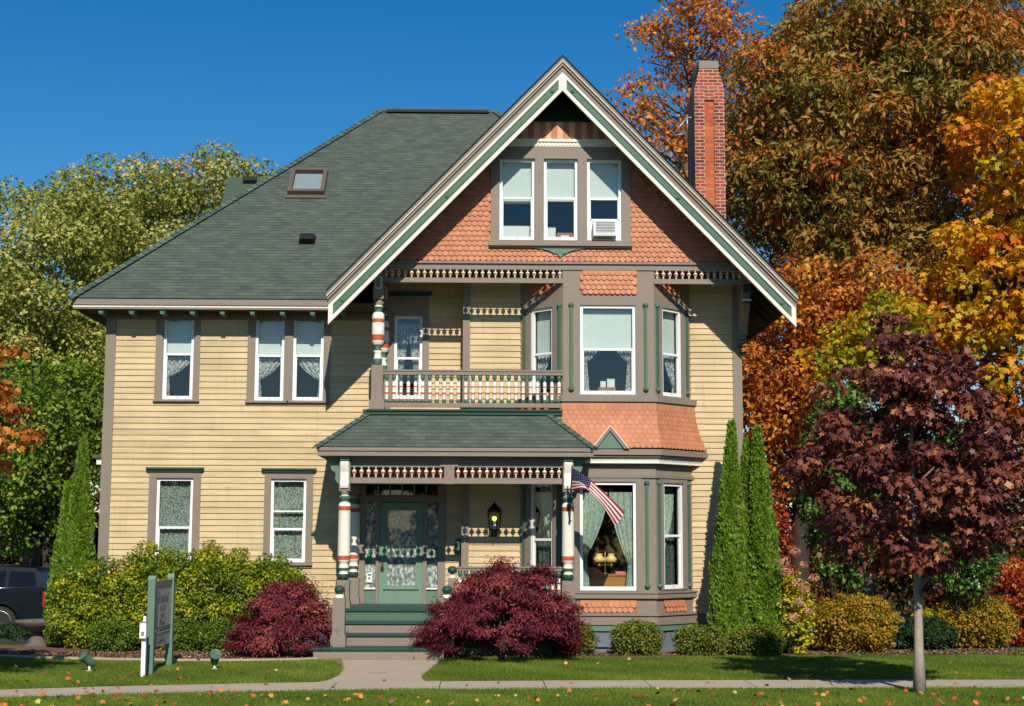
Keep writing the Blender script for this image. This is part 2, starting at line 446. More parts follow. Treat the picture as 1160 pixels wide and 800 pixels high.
def tag(o, label=None, cat=None, group=None, kind=None):
    if label: o['label'] = label
    if cat: o['category'] = cat
    if group: o['group'] = group
    if kind: o['kind'] = kind
    return o

def empty(name, loc, label, cat, group=None):
    o = bpy.data.objects.new(name, None); COL.objects.link(o); o.location = loc
    o.empty_display_size = 0.3
    return tag(o, label, cat, group)

def adopt(child, root):
    """parent keeping world placement (root has translation only)"""
    child.parent = root
    child.matrix_parent_inverse = Matrix.Translation(root.location).inverted()
    return child

def part(mb, name, root):
    o = mb.build(name)
    o.parent = root
    l = Vector((0, 0, 0)); r = root
    while r is not None:
        l += r.location; r = r.parent
    o.location = -l
    return o

def copy_of(o, parent, loc, rot=None, scale=None):
    c = o.copy(); COL.objects.link(c); c.parent = parent; c.location = loc
    if rot is not None: c.rotation_euler = rot
    if scale is not None: c.scale = scale
    return c

# ---- leaves
LEAF = {
    'diamond': (np.array([(0, 0, 0), (.45, .34, .10), (1, 0, -.06), (.45, -.34, .10)]), [(0, 1, 2), (0, 2, 3)]),
    'strip': (np.array([(0, 0, 0), (.4, .13, .04), (1, 0, -.12), (.4, -.13, .04)]), [(0, 1, 2), (0, 2, 3)]),
    'maple': (np.array([(0, 0, 0), (.08, .42, .0), (.30, .26, .05), (.52, .50, -.02), (.62, .18, .05), (1.0, 0, -.10), (.62, -.18, .05), (.52, -.50, -.02), (.30, -.26, .05), (.08, -.42, .0), (.35, 0, .06)]),
              [(10, 0, 1), (10, 1, 2), (10, 2, 3), (10, 3, 4), (10, 4, 5), (10, 5, 6), (10, 6, 7), (10, 7, 8), (10, 8, 9), (10, 9, 0)]),
    'spray': (np.array([(0, 0, 0), (.35, .30, .05), (.7, .16, .0), (1, 0, -.05), (.7, -.16, .0), (.35, -.30, .05)]), [(0, 1, 2, 3), (0, 3, 4, 5)]),
    'lance': (np.array([(0, 0, 0), (.45, .20, .07), (1, 0, -.10), (.45, -.20, .07)]), [(0, 1, 2), (0, 2, 3)]),
    'blade': (np.array([(0, -.07, 0), (0, .07, 0), (1, 0, 0.1)]), [(0, 1, 2)]),
}
def unit(a):
    return a / np.maximum(np.linalg.norm(a, axis=1, keepdims=True), 1e-9)

def leaves(name, pos, nrm, dirs, size, tint, mat, shape='diamond', parent=None):
    tpl, faces = LEAF[shape]
    n = len(pos)
    nrm = unit(nrm); dirs = dirs - nrm * np.sum(dirs * nrm, axis=1, keepdims=True)
    dirs = unit(dirs); side = np.cross(nrm, dirs)
    k = len(tpl)
    V = pos[:, None, :] + size[:, None, None] * (tpl[None, :, 0:1] * dirs[:, None, :] + tpl[None, :, 1:2] * side[:, None, :] + tpl[None, :, 2:3] * nrm[:, None, :])
    V = V.reshape(-1, 3)
    fl = len(faces[0])
    F = np.array(faces)[None] + (np.arange(n) * k)[:, None, None]
    F = F.reshape(-1, fl)
    me = bpy.data.meshes.new(name)
    me.vertices.add(len(V)); me.vertices.foreach_set('co', V.astype(np.float32).ravel())
    me.loops.add(F.size); me.loops.foreach_set('vertex_index', F.astype(np.int32).ravel())
    me.polygons.add(len(F)); me.polygons.foreach_set('loop_start', (np.arange(len(F)) * fl).astype(np.int32))
    try:
        me.polygons.foreach_set('loop_total', np.full(len(F), fl, np.int32))
    except Exception:
        pass
    me.materials.append(mat)
    a = me.attributes.new('tint', 'FLOAT', 'POINT'); a.data.foreach_set('value', np.repeat(np.clip(tint, 0, 1), k).astype(np.float32))
    me.update(calc_edges=True); me.validate()
    o = bpy.data.objects.new(name, me); COL.objects.link(o)
    if parent is not None: o.parent = parent
    return o

def rdir(n):
    return unit(rng.normal(size=(n, 3)))

def cluster_leaves(clusters, per, size, flat=0.75, up=0.5, droop=0.3, out=0.9, jit=0.7, tint_fn=None, fill=0.55):
    """clusters: (N,5) x,y,z,r,tint -> arrays for leaves()"""
    cl = np.asarray(clusters, float)
    cnt = np.maximum(1, (per * (cl[:, 3] / np.mean(cl[:, 3])) ** 2).astype(int))
    idx = np.repeat(np.arange(len(cl)), cnt); n = len(idx)
    d = rdir(n)
    d[:, 2] = np.abs(d[:, 2]) * np.where(rng.random(n) < 0.72, 1, -1)
    rad = cl[idx, 3] * (fill + (1 - fill) * rng.random(n) ** 0.6)
    p = cl[idx, :3] + d * rad[:, None] * np.array([1, 1, flat])
    nrm = d * out + np.array([0, 0, up]) + rng.normal(size=(n, 3)) * jit
    dr = rng.normal(size=(n, 3)) + d * 0.6 + np.array([0, 0, -droop])
    sz = size * rng.uniform(0.65, 1.25, n)
    ti = cl[idx, 4] + rng.normal(size=n) * 0.13
    return p, nrm, dr, sz, ti

def envelope(ells, n, rmin, rmax, inner=0.5, tint=(0.5, 0.15), ground=None):
    """cluster centres through the volume of several ellipsoids (cx,cy,cz,rx,ry,rz,weight)."""
    E = np.array([e[:6] for e in ells]); w = np.array([e[6] if len(e) > 6 else e[3] * e[4] for e in ells]); w = w / w.sum()
    k = rng.choice(len(ells), size=n, p=w)
    d = rdir(n); rho = inner + (1 - inner) * rng.random(n) ** 0.55
    p = E[k, :3] + d * rho[:, None] * E[k, 3:6]
    r = rng.uniform(rmin, rmax, n)
    ti = tint[0] + rng.normal(size=n) * tint[1]
    out = np.column_stack([p, r, ti])
    if ground is not None: out = out[out[:, 2] > ground]
    return out

def limb(mb, a, bpt, r0, r1, m, sag=0.15, seg=6, nseg=5):
    a = Vector(a); bpt = Vector(bpt); L = (bpt - a).length
    path = []
    off = Vector((random.uniform(-1, 1), random.uniform(-1, 1), random.uniform(0.2, 1.0))) * L * sag
    for i in range(nseg + 1):
        t = i / nseg
        path.append(a.lerp(bpt, t) + off * math.sin(PI * t) * (1 - 0.4 * t))
    mb.tube(path, [r0 + (r1 - r0) * i / nseg for i in range(nseg + 1)], m, seg)

def tree(name, label, base, h_trunk, r_trunk, clusters, leaf, lsize, per, shape='diamond', bark='dark_bark', cat='tree', limbs=26, group=None, fork=0.35, **kw):
    root = empty(name, base, label, cat, group)
    cl = np.asarray(clusters)
    top = Vector((float(np.mean(cl[:, 0])), float(np.mean(cl[:, 1])), float(np.percentile(cl[:, 2], 92))))
    b0 = Vector(base)
    tb = MB()
    path = []
    for i in range(9):
        t = i / 8
        p = b0.lerp(Vector((b0.x + (top.x - b0.x) * t ** 1.5, b0.y + (top.y - b0.y) * t ** 1.5, 0)), 1)
        p.z = b0.z + (top.z - b0.z) * t
        p.x += math.sin(t * 6 + base[0]) * r_trunk * 0.5 * t
        path.append(p)
    rad = [r_trunk * (1.35 if i == 0 else 1) * (1 - 0.88 * (i / 8) ** 0.9) + 0.01 for i in range(9)]
    tb.tube(path, rad, M[bark], 12)
    pick = rng.choice(len(cl), size=min(limbs, len(cl)), replace=False)
    for i in pick:
        c = Vector(cl[i, :3])
        zz = max(h_trunk, min(c.z - (c - Vector((b0.x, b0.y, c.z))).length * 0.7, top.z * 0.92))
        t = max(0.05, min(0.95, (zz - b0.z) / (top.z - b0.z)))
        k = min(7, int(t * 8)); a = path[k].lerp(path[k + 1], t * 8 - k)
        rr = rad[k] * 0.45
        limb(tb, a, c, rr, rr * 0.18 + 0.006, M[bark], 0.10)
    part(tb, 'trunk', root)
    p, nrm, dr, sz, ti = cluster_leaves(cl, per, lsize, **kw)
    o = leaves('crown', p, nrm, dr, sz, ti, M[leaf], shape)
    o.parent = root; o.location = -Vector(base)
    return root

def bush(name, label, base, ells, leaf, lsize, per, nclus, rmin, rmax, shape='diamond', cat='shrub', group=None, stems=5, inner=0.6, tint=(0.5, 0.16), **kw):
    root = empty(name, base, label, cat, group)
    cl = envelope(ells, nclus, rmin, rmax, inner, tint, ground=0.03)
    p, nrm, dr, sz, ti = cluster_leaves(cl, per, lsize, **kw)
    keep = p[:, 2] > 0.02
    o = leaves('foliage', p[keep], nrm[keep], dr[keep], sz[keep], ti[keep], M[leaf], shape)
    o.parent = root; o.location = -Vector(base)
    if stems:
        tb = MB()
        for i in range(stems):
            c = cl[rng.integers(len(cl))]
            limb(tb, (base[0] + random.uniform(-.12, .12), base[1] + random.uniform(-.1, .1), 0), c[:3], 0.022, 0.006, M['dark_bark'], 0.12, 5, 4)
        part(tb, 'stem', root)
    return root

# ================================================================== HOUSE
YA, YB, YC, YP, YR = 0.45, 0.0, -0.8, -1.4, -1.45
FA, FB, FC = Fr(0, -0.0, 0), Fr(0, 0, 0), Fr(0, 0, 0)
FA = Fr(0, YA, 0); FB = Fr(0, YB, 0); FC = Fr(0, YC, 0); FP = Fr(0, YP, 0)
house = empty('victorian_house', (-1.3, 5.0, 0.0), 'yellow Victorian house with orange fish-scale gable, bay window and green shingle roof', 'house')

XL = X(119, YA, 500); XR = X(839.5, YB, 480); XS = X(526, YB, 480)
BACK = 10.6
z_base = Z(694.5, YB, 800)
ZE = Z(338, -0.17, 230)                # main eave height
XEL = X(80, -0.17, 338)
z_beam0, z_beam1 = Z(306, YC, 640), Z(297, YC, 640)

HOLES_A = []
HOLE = {}
def hole(key, px0, px1, py0, py1, Y, ref):
    mx, my = (px0 + px1) / 2, (py0 + py1) / 2
    h = (X(px0, Y, my), X(px1, Y, my), Z(py1, Y, mx), Z(py0, Y, mx))
    HOLE[key] = h; ref.append(h); return h
hole('u1', 185, 219.5, 355, 452.6, YA, HOLES_A)
hole('u2', 289, 322, 357, 454, YA, HOLES_A)
hole('u3', 332, 366.5, 357, 454, YA, HOLES_A)
hole('l1', 176.5, 218, 541.5, 637, YA, HOLES_A)
hole('l2', 306.3, 346.5, 542.5, 637, YA, HOLES_A)
hole('u4', 446.5, 478.5, 358, 452, YA, HOLES_A)
DOORH = (X(407, YA, 620), X(504.5, YA, 620), Z(698, YA, 455), Z(547, YA, 455))
HOLES_A.append(DOORH)

def clapboards(mb, fr, u0, u1, z0, z1, holes, m, pitch=0.118, clip=None):
    n = int(math.ceil((z1 - z0) / pitch))
    for i in range(n):
        a = z0 + i * pitch; b2 = min(z1, a + pitch)
        iv = [(u0, u1)]
        cuts = sorted(set([a, b2] + [h[k] for h in holes for k in (2, 3) if a < h[k] < b2]))
        for ca, cb in zip(cuts[:-1], cuts[1:]):
            mid = (ca + cb) / 2
            iv = [(u0, u1)]
            for h in holes:
                if h[2] < mid < h[3]:
                    nv = []
                    for s, e in iv:
                        if h[1] <= s or h[0] >= e: nv.append((s, e)); continue
                        if h[0] > s: nv.append((s, h[0]))
                        if h[1] < e: nv.append((h[1], e))
                    iv = nv
            for s, e in iv:
                # split into boards with butt joints
                xs = [s]
                while xs[-1] < e:
                    L = random.uniform(2.2, 4.6)
                    xs.append(min(e, xs[-1] + L) if e - xs[-1] - L > 0.5 else e)
                for p, q in zip(xs[:-1], xs[1:]):
                    tn = random.uniform(0.1, 0.9)
                    da = 0.024 - (ca - a) / pitch * 0.020; db = 0.024 - (cb - a) / pitch * 0.020
                    mb.poly([fr(p, da, ca), fr(q, da, ca), fr(q, db, cb), fr(p, db, cb)], m, tn)
                    if ca == a:
                        mb.poly([fr(p, 0.0, ca), fr(q, 0.0, ca), fr(q, da, ca), fr(p, da, ca)], m, tn)

def holed_panel(mb, fr, u0, u1, z0, z1, holes, m, d=0.0, depth=0.16, outer=None):
    us = sorted(set([u0, u1] + [h[k] for h in holes for k in (0, 1)])); zs = sorted(set([z0, z1] + [h[k] for h in holes for k in (2, 3)]))
    for a, b2 in zip(us[:-1], us[1:]):
        for c, e in zip(zs[:-1], zs[1:]):
            mu, mz = (a + b2) / 2, (c + e) / 2
            if mu < u0 or mu > u1 or mz < z0 or mz > z1: continue
            if any(h[0] < mu < h[1] and h[2] < mz < h[3] for h in holes): continue
            mb.poly([fr(a, d, c), fr(b2, d, c), fr(b2, d, e), fr(a, d, e)], m)
    reveals(mb, fr, holes, m, d, depth)

def reveals(mb, fr, holes, m, d, depth):
    for a, b2, c, e in holes:
        for p, q in (((a, c), (b2, c)), ((b2, c), (b2, e)), ((b2, e), (a, e)), ((a, e), (a, c))):
            mb.poly([fr(p[0], d, p[1]), fr(q[0], d, q[1]), fr(q[0], d - depth, q[1]), fr(p[0], d - depth, p[1])], m)

# --- clapboard walls (each wall one part)
w = MB(); clapboards(w, FA, XL, XS + 0.02, z_base, ZE + 0.02, HOLES_A, M['yellow']); reveals(w, FA, HOLES_A, M['taupe'], 0.0, 0.16)
w.box(FA, XL, XS, -0.002, 0.03, z_base - 0.20, z_base, M['taupe']); w.box(FA, XL, XS, -0.002, 0.05, z_base - 0.03, z_base - 0.001, M['taupe'])
clapboards(w, FA, X(424, YC, 310) - .02, XS + 0.02, ZE + 0.021, z_beam1 - .03, [], M['yellow'])
part(w, 'front_wall', house)
BX0, BX1, BXC0, BXC1 = X(588.5, YB, 480), X(783.5, YB, 480), X(638, YC, 480), X(742, YC, 480)
BH = [(BX0 + 0.03, BX1 - 0.03, 0.3, 9)]
w = MB(); clapboards(w, FB, XS, BX0 + 0.03, z_base, z_beam0 + 0.02, [], M['yellow']); part(w, 'bay_side_wall', house)
w = MB(); clapboards(w, FB, BX1 - 0.03, XR, z_base, z_beam0 + 0.02, [], M['yellow'])
w.box(FB, BX1 + 0.05, XR, -0.002, 0.03, z_base - 0.2, z_base, M['taupe']); w.box(FB, BX1 + 0.05, XR, -0.002, 0.05, z_base - 0.03, z_base - 0.001, M['taupe'])
w.box(FB, BX1 + 0.05, XR + 0.02, -0.002, 0.02, z_base - 0.36, z_base - 0.202, M['mint'])
part(w, 'bay_side_wall', house); w = MB()
fs = Fr(XS, YA, -PI / 2)     # little side return facing -X, running from wall A forward to wall B
clapboards(w, Fr(XS, YA, -PI / 2), 0.03, YA - YB, z_base, z_beam0 + 0.02, [], M['yellow'])
part(w, 'bay_side_wall', house)
w = MB(); clapboards(w, Fr(XL, BACK, -PI / 2), 0, BACK - YA, z_base - .2, ZE + 0.02, [], M['yellow'], 0.118); part(w, 'side_wall', house)
w = MB(); clapboards(w, Fr(XR, YB, PI / 2), 0, BACK - YB, z_base - .2, ZE + 0.02, [], M['yellow'], 0.118); part(w, 'side_wall', house)
w = MB(); clapboards(w, Fr(XR, BACK, PI), 0, XR - XL, z_base - .2, ZE + 0.02, [], M['yellow'], 0.118); part(w, 'rear_wall', house)
w = MB(); w.box(WORLD, XL + 0.02, XS - 0.01, -BACK + 0.02, -YA - 0.01, -0.3, z_base - 0.2, M['foundation'])
w.box(WORLD, XS - 0.01, XR - 0.02, -BACK + 0.02, -YB - 0.012, -0.3, z_base - 0.36, M['foundation'])
part(w, 'foundation', house)
# --- interior shell
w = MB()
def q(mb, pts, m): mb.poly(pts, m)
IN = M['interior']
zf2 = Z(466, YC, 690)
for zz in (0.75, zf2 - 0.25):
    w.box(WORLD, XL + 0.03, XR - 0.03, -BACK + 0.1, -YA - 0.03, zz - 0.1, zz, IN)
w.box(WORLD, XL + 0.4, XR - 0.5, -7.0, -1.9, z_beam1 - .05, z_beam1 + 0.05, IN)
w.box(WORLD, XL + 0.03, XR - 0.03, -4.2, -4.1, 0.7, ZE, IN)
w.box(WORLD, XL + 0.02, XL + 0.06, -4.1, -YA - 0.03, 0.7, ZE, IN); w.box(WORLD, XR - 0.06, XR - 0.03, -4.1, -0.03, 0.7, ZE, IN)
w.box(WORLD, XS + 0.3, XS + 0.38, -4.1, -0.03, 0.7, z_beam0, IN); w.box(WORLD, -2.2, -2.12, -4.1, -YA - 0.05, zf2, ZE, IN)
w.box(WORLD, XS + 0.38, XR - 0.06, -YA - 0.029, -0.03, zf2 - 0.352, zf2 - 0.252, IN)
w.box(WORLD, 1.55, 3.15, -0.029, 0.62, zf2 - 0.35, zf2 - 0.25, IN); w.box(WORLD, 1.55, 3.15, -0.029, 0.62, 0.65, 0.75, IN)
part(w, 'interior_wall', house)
ATT = True

# --- corner boards
for (xa, xb, Y, zt) in ((XL - 0.05, XL + 0.15, YA, ZE), (XR - 0.15, XR + 0.03, YB, z_beam0)):
    w = MB(); w.box(Fr(0, Y, 0), xa, xb, -0.13, 0.042, z_base - 0.198, zt, M['taupe']); part(w, 'corner_board', house)
w = MB(); w.box(FB, XS - 0.04, XS + 0.10, -0.10, 0.042, z_base, z_beam0, M['taupe']); cbm = part(w, 'corner_board', house)

# --- windows ------------------------------------------------------------
def window(fr, h, casing=(0.14, 0.14, 0.14, 0.10), d=0.0, cap=None, rail=0.5, cover=None, extra_rail=None, proud=0.036, sill=True, no_case=False, name='window', root=None, case_mat='taupe'):
    """h = hole (u0,u1,z0,z1) in frame fr; casing widths left,right,top,bottom."""
    u0, u1, z0, z1 = h; cl, crr, ct, cb = casing
    w = MB(); T = M[case_mat]
    if not no_case:
        p0, p1 = d - 0.01, d + proud
        w.box(fr, u0 - cl, u0, p0, p1, z0 - cb, z1 + ct, T); w.box(fr, u1, u1 + crr, p0, p1, z0 - cb, z1 + ct, T)
        w.box(fr, u0, u1, p0, p1, z1, z1 + ct, T); w.box(fr, u0, u1, p0, p1, z0 - cb, z0, T)
        if sill:
            w.box(fr, u0 - cl - 0.015, u1 + crr + 0.015, p1 + 0.001, p1 + 0.045, z0 - cb * 0.55, z0 - 0.004, T)
    else:
        w.box(fr, u0 - 0.02, u1 + 0.02, d + 0.001, d + 0.014, z0 - 0.03, z0 - 0.002, T)
    wo = part(w, name, root or house)
    if cap:
        c = MB(); e = cap
        c.box(fr, u0 - cl - 0.06, u1 + crr + 0.06, d - 0.01, d + 0.10, z1 + ct + 0.045, z1 + ct + 0.085, M['dgreen'])
        c.box(fr, u0 - cl - 0.03, u1 + crr + 0.03, d - 0.01, d + 0.07, z1 + ct + 0.002, z1 + ct + 0.045, M['dgreen'])
        part(c, 'window_cap', wo)
    # sashes
    s = MB(); Wm = M['white']; fw = 0.055
    zm = z0 + (z1 - z0) * rail
    d0, d1 = d - 0.085, d - 0.015
    s.box(fr, u0, u0 + fw, d0, d1, z0, z1, Wm); s.box(fr, u1 - fw, u1, d0, d1, z0, z1, Wm)
    s.box(fr, u0 + fw, u1 - fw, d0, d1, z1 - fw, z1, Wm); s.box(fr, u0 + fw, u1 - fw, d0, d1 + 0.006, z0, z0 + fw * 1.3, Wm)
    if rail > 0:
        s.box(fr, u0 + fw, u1 - fw, d0 + 0.01, d1 - 0.012, zm - 0.022, zm + 0.022, Wm)
        # thin inner stiles of the lower sash
        s.box(fr, u0 + fw, u0 + fw + 0.018, d0 + 0.01, d1 - 0.025, z0 + fw * 1.3, zm - 0.022, Wm); s.box(fr, u1 - fw - 0.018, u1 - fw, d0 + 0.01, d1 - 0.025, z0 + fw * 1.3, zm - 0.022, Wm)
        s.box(fr, (u0 + u1) / 2 - 0.012, (u0 + u1) / 2 + 0.012, d1 - 0.001, d1 + 0.012, z0 + 0.03, z0 + 0.05, M['grey_metal'])
    if extra_rail:
        ze = z0 + (z1 - z0) * extra_rail; s.box(fr, u0 + fw, u1 - fw, d0 + 0.01, d1 - 0.012, ze - 0.014, ze + 0.014, Wm)
    part(s, 'sash', wo)
    panes = [(z0 + fw * 1.3, zm - 0.022, d0 + 0.02), (zm + 0.022, z1 - fw, d0 + 0.035)] if rail > 0 else [(z0 + fw * 1.3, z1 - fw, d0 + 0.03)]
    for a, b2, dd in panes:
        g = MB(); g.box(fr, u0 + fw - 0.004, u1 - fw + 0.004, dd - 0.004, dd, a - 0.004, b2 + 0.004, M['glass']); part(g, 'pane', wo)
    for cv in (cover or []):
        dress(fr, wo, cv, u0 + fw, u1 - fw, z0 + fw, z1 - fw, zm, d)
    return wo

def sheet(mb, fr, fn, nu, nz, m, thick=0.004):
    P = [[fn(i / nu, j / nz) for i in range(nu + 1)] for j in range(nz + 1)]
    for j in range(nz):
        for i in range(nu):
            mb.poly([fr(*P[j][i]), fr(*P[j][i + 1]), fr(*P[j + 1][i + 1]), fr(*P[j + 1][i])], m, smooth=True)

def dress(fr, wo, cv, u0, u1, z0, z1, zm, d):
    kind = cv[0]
    if kind == 'blind':                       # fraction down from the top
        zz = z1 - (z1 - z0) * cv[1]
        b2 = MB(); b2.box(fr, u0 - 0.02, u1 + 0.02, d - 0.150, d - 0.145, zz, z1 + 0.03, M[cv[2] if len(cv) > 2 else 'blind'])
        b2.box(fr, u0 - 0.02, u1 + 0.02, d - 0.156, d - 0.142, zz - 0.02, zz, M['blind']); part(b2, 'blind', wo)
    elif kind == 'lace':
        b2 = MB(); ww = u1 - u0; dd = 0.145 if cv[1] == 'lace' else 0.19
        sheet(b2, fr, lambda s, t: (u0 - 0.02 + (ww + 0.04) * s, d - dd + 0.010 * math.sin(s * ww * 62) , z0 - 0.02 + (z1 - z0 + 0.04) * t), 40, 2, M[cv[1]])
        part(b2, 'curtain', wo)
    elif kind in ('tie_left', 'tie_right'):   # gathered to one side, drawn back at a tie
        b2 = MB(); ww = u1 - u0; zt = cv[1]; zb = cv[2]; wide = cv[3]; mt = M[cv[4]]
        hi = z0 + (z1 - z0) * zt; lo = z0 + (z1 - z0) * zb
        def fn(s, t, hi=hi, lo=lo):
            g = 1 - t                          # 0 at top .. 1 at tie
            wd = ww * (0.09 + (wide - 0.09) * (1 - g ** 2.2))
            if kind == 'tie_left': u = u0 + wd * s
            else: u = u1 - wd * s
            sag = s * 0.16 * (hi - lo) * g * (1 - g) * 2
            return (u, d - 0.15 + 0.018 * math.sin(s * 24 + g * 2), lo + (hi - lo) * t + sag)
        sheet(b2, fr, fn, 26, 14, mt)
        def fn2(s, t):
            wd = ww * (0.09 + 0.05 * (1 - t))
            u = u0 + wd * s if kind == 'tie_left' else u1 - wd * s
            return (u, d - 0.15 + 0.012 * math.sin(s * 18), z0 - 0.02 + (lo - z0 + 0.03) * t)
        sheet(b2, fr, fn2, 14, 4, mt)
        part(b2, 'curtain', wo)

# upstairs, left wing
cw = 0.15
zt = ZE - 0.11
def topc(h): return zt - h[3]
window(FA, HOLE['u1'], (cw, cw * .85, topc(HOLE['u1']), 0.085), rail=0.525, cover=[('blind', 0.46), ('tie_left', 0.50, 0.24, 0.95, 'sheer')])
h2, h3 = HOLE['u2'], HOLE['u3']; gap = (h3[0] - h2[1])
window(FA, h2, (cw, gap / 2, topc(h2), 0.085), rail=0.525, cover=[('blind', 0.46), ('tie_left', 0.50, 0.22, 0.95, 'sheer')])
window(FA, h3, (gap / 2, cw * .9, topc(h3), 0.085), rail=0.525, cover=[('blind', 0.46), ('tie_right', 0.50, 0.22, 0.95, 'sheer')])
window(FA, HOLE['l1'], (cw, cw, 0.12, 0.11), cap=True, rail=0.41, cover=[('lace', 'lace')])
window(FA, HOLE['l2'], (cw * .85, cw * .9, 0.12, 0.11), cap=True, rail=0.395, extra_rail=0.61, cover=[('lace', 'lace')])
window(FA, HOLE['u4'], (0.17, 0.13, 0.40, 0.1), cap=True, rail=0.49, cover=[('tie_left', 0.95, 0.1, 0.5, 'sheer'), ('tie_right', 0.95, 0.1, 0.5, 'sheer')])

# --- bay ------------------------------------------------------------------
def bay_path(d):
    """plan points of the bay outline moved outwards by d: left-B, left-C, right-C, right-B"""
    k = math.tan(PI / 8) * d
    r2 = math.sqrt(2)
    l = (BX0 - d * r2, YB); r_ = (BX1 + d * r2, YB)
    return [l, (BXC0 - k, YC - d), (BXC1 + k, YC - d), r_]
bay_len = math.hypot(BXC0 - BX0, YC - YB)
FBL = Fr(BX0, YB, math.atan2(YC - YB, BXC0 - BX0)); FBR = Fr(BXC1, YC, math.atan2(YB - YC, BX1 - BXC1))
FBC = Fr(BXC0, YC, 0); bcw = BXC1 - BXC0
def band(mb, d0, d1, z0, z1, m, zc=None):
    """moulding around the bay from offset d0 (inside) to d1"""
    a, b2 = bay_path(d0), bay_path(d1)
    for i in range(3):
        mb.poly([(*b2[i], z0), (*b2[i + 1], z0), (*b2[i + 1], z1), (*b2[i], z1)], m)
        mb.poly([(*a[i], z1), (*b2[i], z1), (*b2[i + 1], z1), (*a[i + 1], z1)], m)
        mb.poly([(*a[i], z0), (*a[i + 1], z0), (*b2[i + 1], z0), (*b2[i], z0)], m)
def zc(py): return Z(py, YC, 690)
# window holes in bay-face coordinates
def bh(key, px0, px1, py0, py1):
    h = (X(px0, YC, 480) - BXC0, X(px1, YC, 480) - BXC0, zc(py1), zc(py0)); HOLE[key] = h; return h
bh('bcu', 657.4, 720.5, 346, 447); bh('bcl', 656.8, 720, 546, 669)
for key, base in (('bs_u', 'bcu'), ('bs_l', 'bcl')):
    pass
su = (zc(447.0), zc(346.5)); sl = (zc(667.5), zc(546.5))
HL_u = (bay_len * 0.26, bay_len * 0.77, *su); HR_u = (bay_len * 0.20, bay_len * 0.73, *su)
HL_l = (bay_len * 0.26, bay_len * 0.77, *sl); HR_l = (bay_len * 0.20, bay_len * 0.73, *sl)
z_sk0, z_sk1 = zc(508), zc(460)       # flared skirt
z_lo = zc(707)
bw = MB()
for fr_, L, hs in ((FBL, bay_len, [HL_l]), (FBC, bcw, [HOLE['bcl']]), (FBR, bay_len, [HR_l])):
    holed_panel(bw, fr_, 0, L, z_lo, z_sk0 + 0.02, hs, M['taupe'])
part(bw, 'bay_wall', house); bw = MB()
for fr_, L, hs in ((FBL, bay_len, [HL_u]), (FBC, bcw, [HOLE['bcu']]), (FBR, bay_len, [HR_u])):
    holed_panel(bw, fr_, 0, L, z_sk1 - 0.05, z_beam0 + 0.01, hs, M['taupe'])
part(bw, 'bay_wall', house)
bw = MB(); band(bw, 0, 0.020, zc(715), zc(708.5), M['mint']); part(bw, 'bay_moulding', house)
bw = MB(); band(bw, 0, 0.045, zc(708), zc(698), M['taupe']); part(bw, 'bay_moulding', house)
bw = MB(); band(bw, 0, 0.075, zc(697.6), zc(694.5), M['taupe']); part(bw, 'bay_moulding', house)
bw = MB(); band(bw, 0, 0.055, zc(678), zc(672.5), M['taupe']); part(bw, 'bay_moulding', house)
bw = MB(); band(bw, 0, 0.075, zc(672.3), zc(670), M['taupe']); part(bw, 'bay_moulding', house)
bw = MB(); band(bw, 0, 0.035, zc(545.5) + 0.07, zc(541) + 0.07, M['taupe']); part(bw, 'bay_moulding', house)
bw = MB(); band(bw, 0, 0.055, zc(527), zc(525), M['taupe']); part(bw, 'bay_moulding', house)
bw = MB(); band(bw, 0, 0.23, zc(516), zc(509.5), M['taupe']); part(bw, 'bay_moulding', house)
bw = MB(); band(bw, 0, 0.19, zc(518.5), zc(516.2), M['taupe']); part(bw, 'bay_moulding', house)
bw = MB(); band(bw, 0, 0.05, z_sk1 - 0.0, zc(455.5), M['taupe']); part(bw, 'bay_moulding', house)
bw = MB(); band(bw, 0, 0.085, zc(455.3), zc(448.5), M['taupe']); part(bw, 'bay_moulding', house)
bw = MB(); band(bw, 0, 0.13, zc(525.2), zc(519), M['cream'])
a = bay_path(0.131)
for i in range(3):                                            # tiny dentils
    (x0, y0), (x1, y1) = a[i], a[i + 1]; L = math.hypot(x1 - x0, y1 - y0); fr_ = Fr(x0, y0, math.atan2(y1 - y0, x1 - x0)); k = int(L / 0.05)
    for j in range(k):
        bw.box(fr_, (j + .25) * L / k, (j + .75) * L / k, -0.004, 0.012, zc(522.2), zc(519.6), M['cream'])
part(bw, 'dentil_band', house)
bw = MB(); 
p = bay_path(-0.02)
bw.poly([(*p[0], 0), (*p[1], 0), (*p[1], zc(714)), (*p[0], zc(714))], M['foundation']); bw.poly([(*p[1], 0), (*p[2], 0), (*p[2], zc(714)), (*p[1], zc(714))], M['foundation']); bw.poly([(*p[2], 0), (*p[3], 0), (*p[3], zc(714)), (*p[2], zc(714))], M['foundation'])
p2 = bay_path(0.03); bw.poly([(*p[1], zc(733)), (*p2[1], zc(733)), (*p2[2], zc(733)), (*p[2], zc(733))], M['foundation'])
part(bw, 'bay_foundation', house)

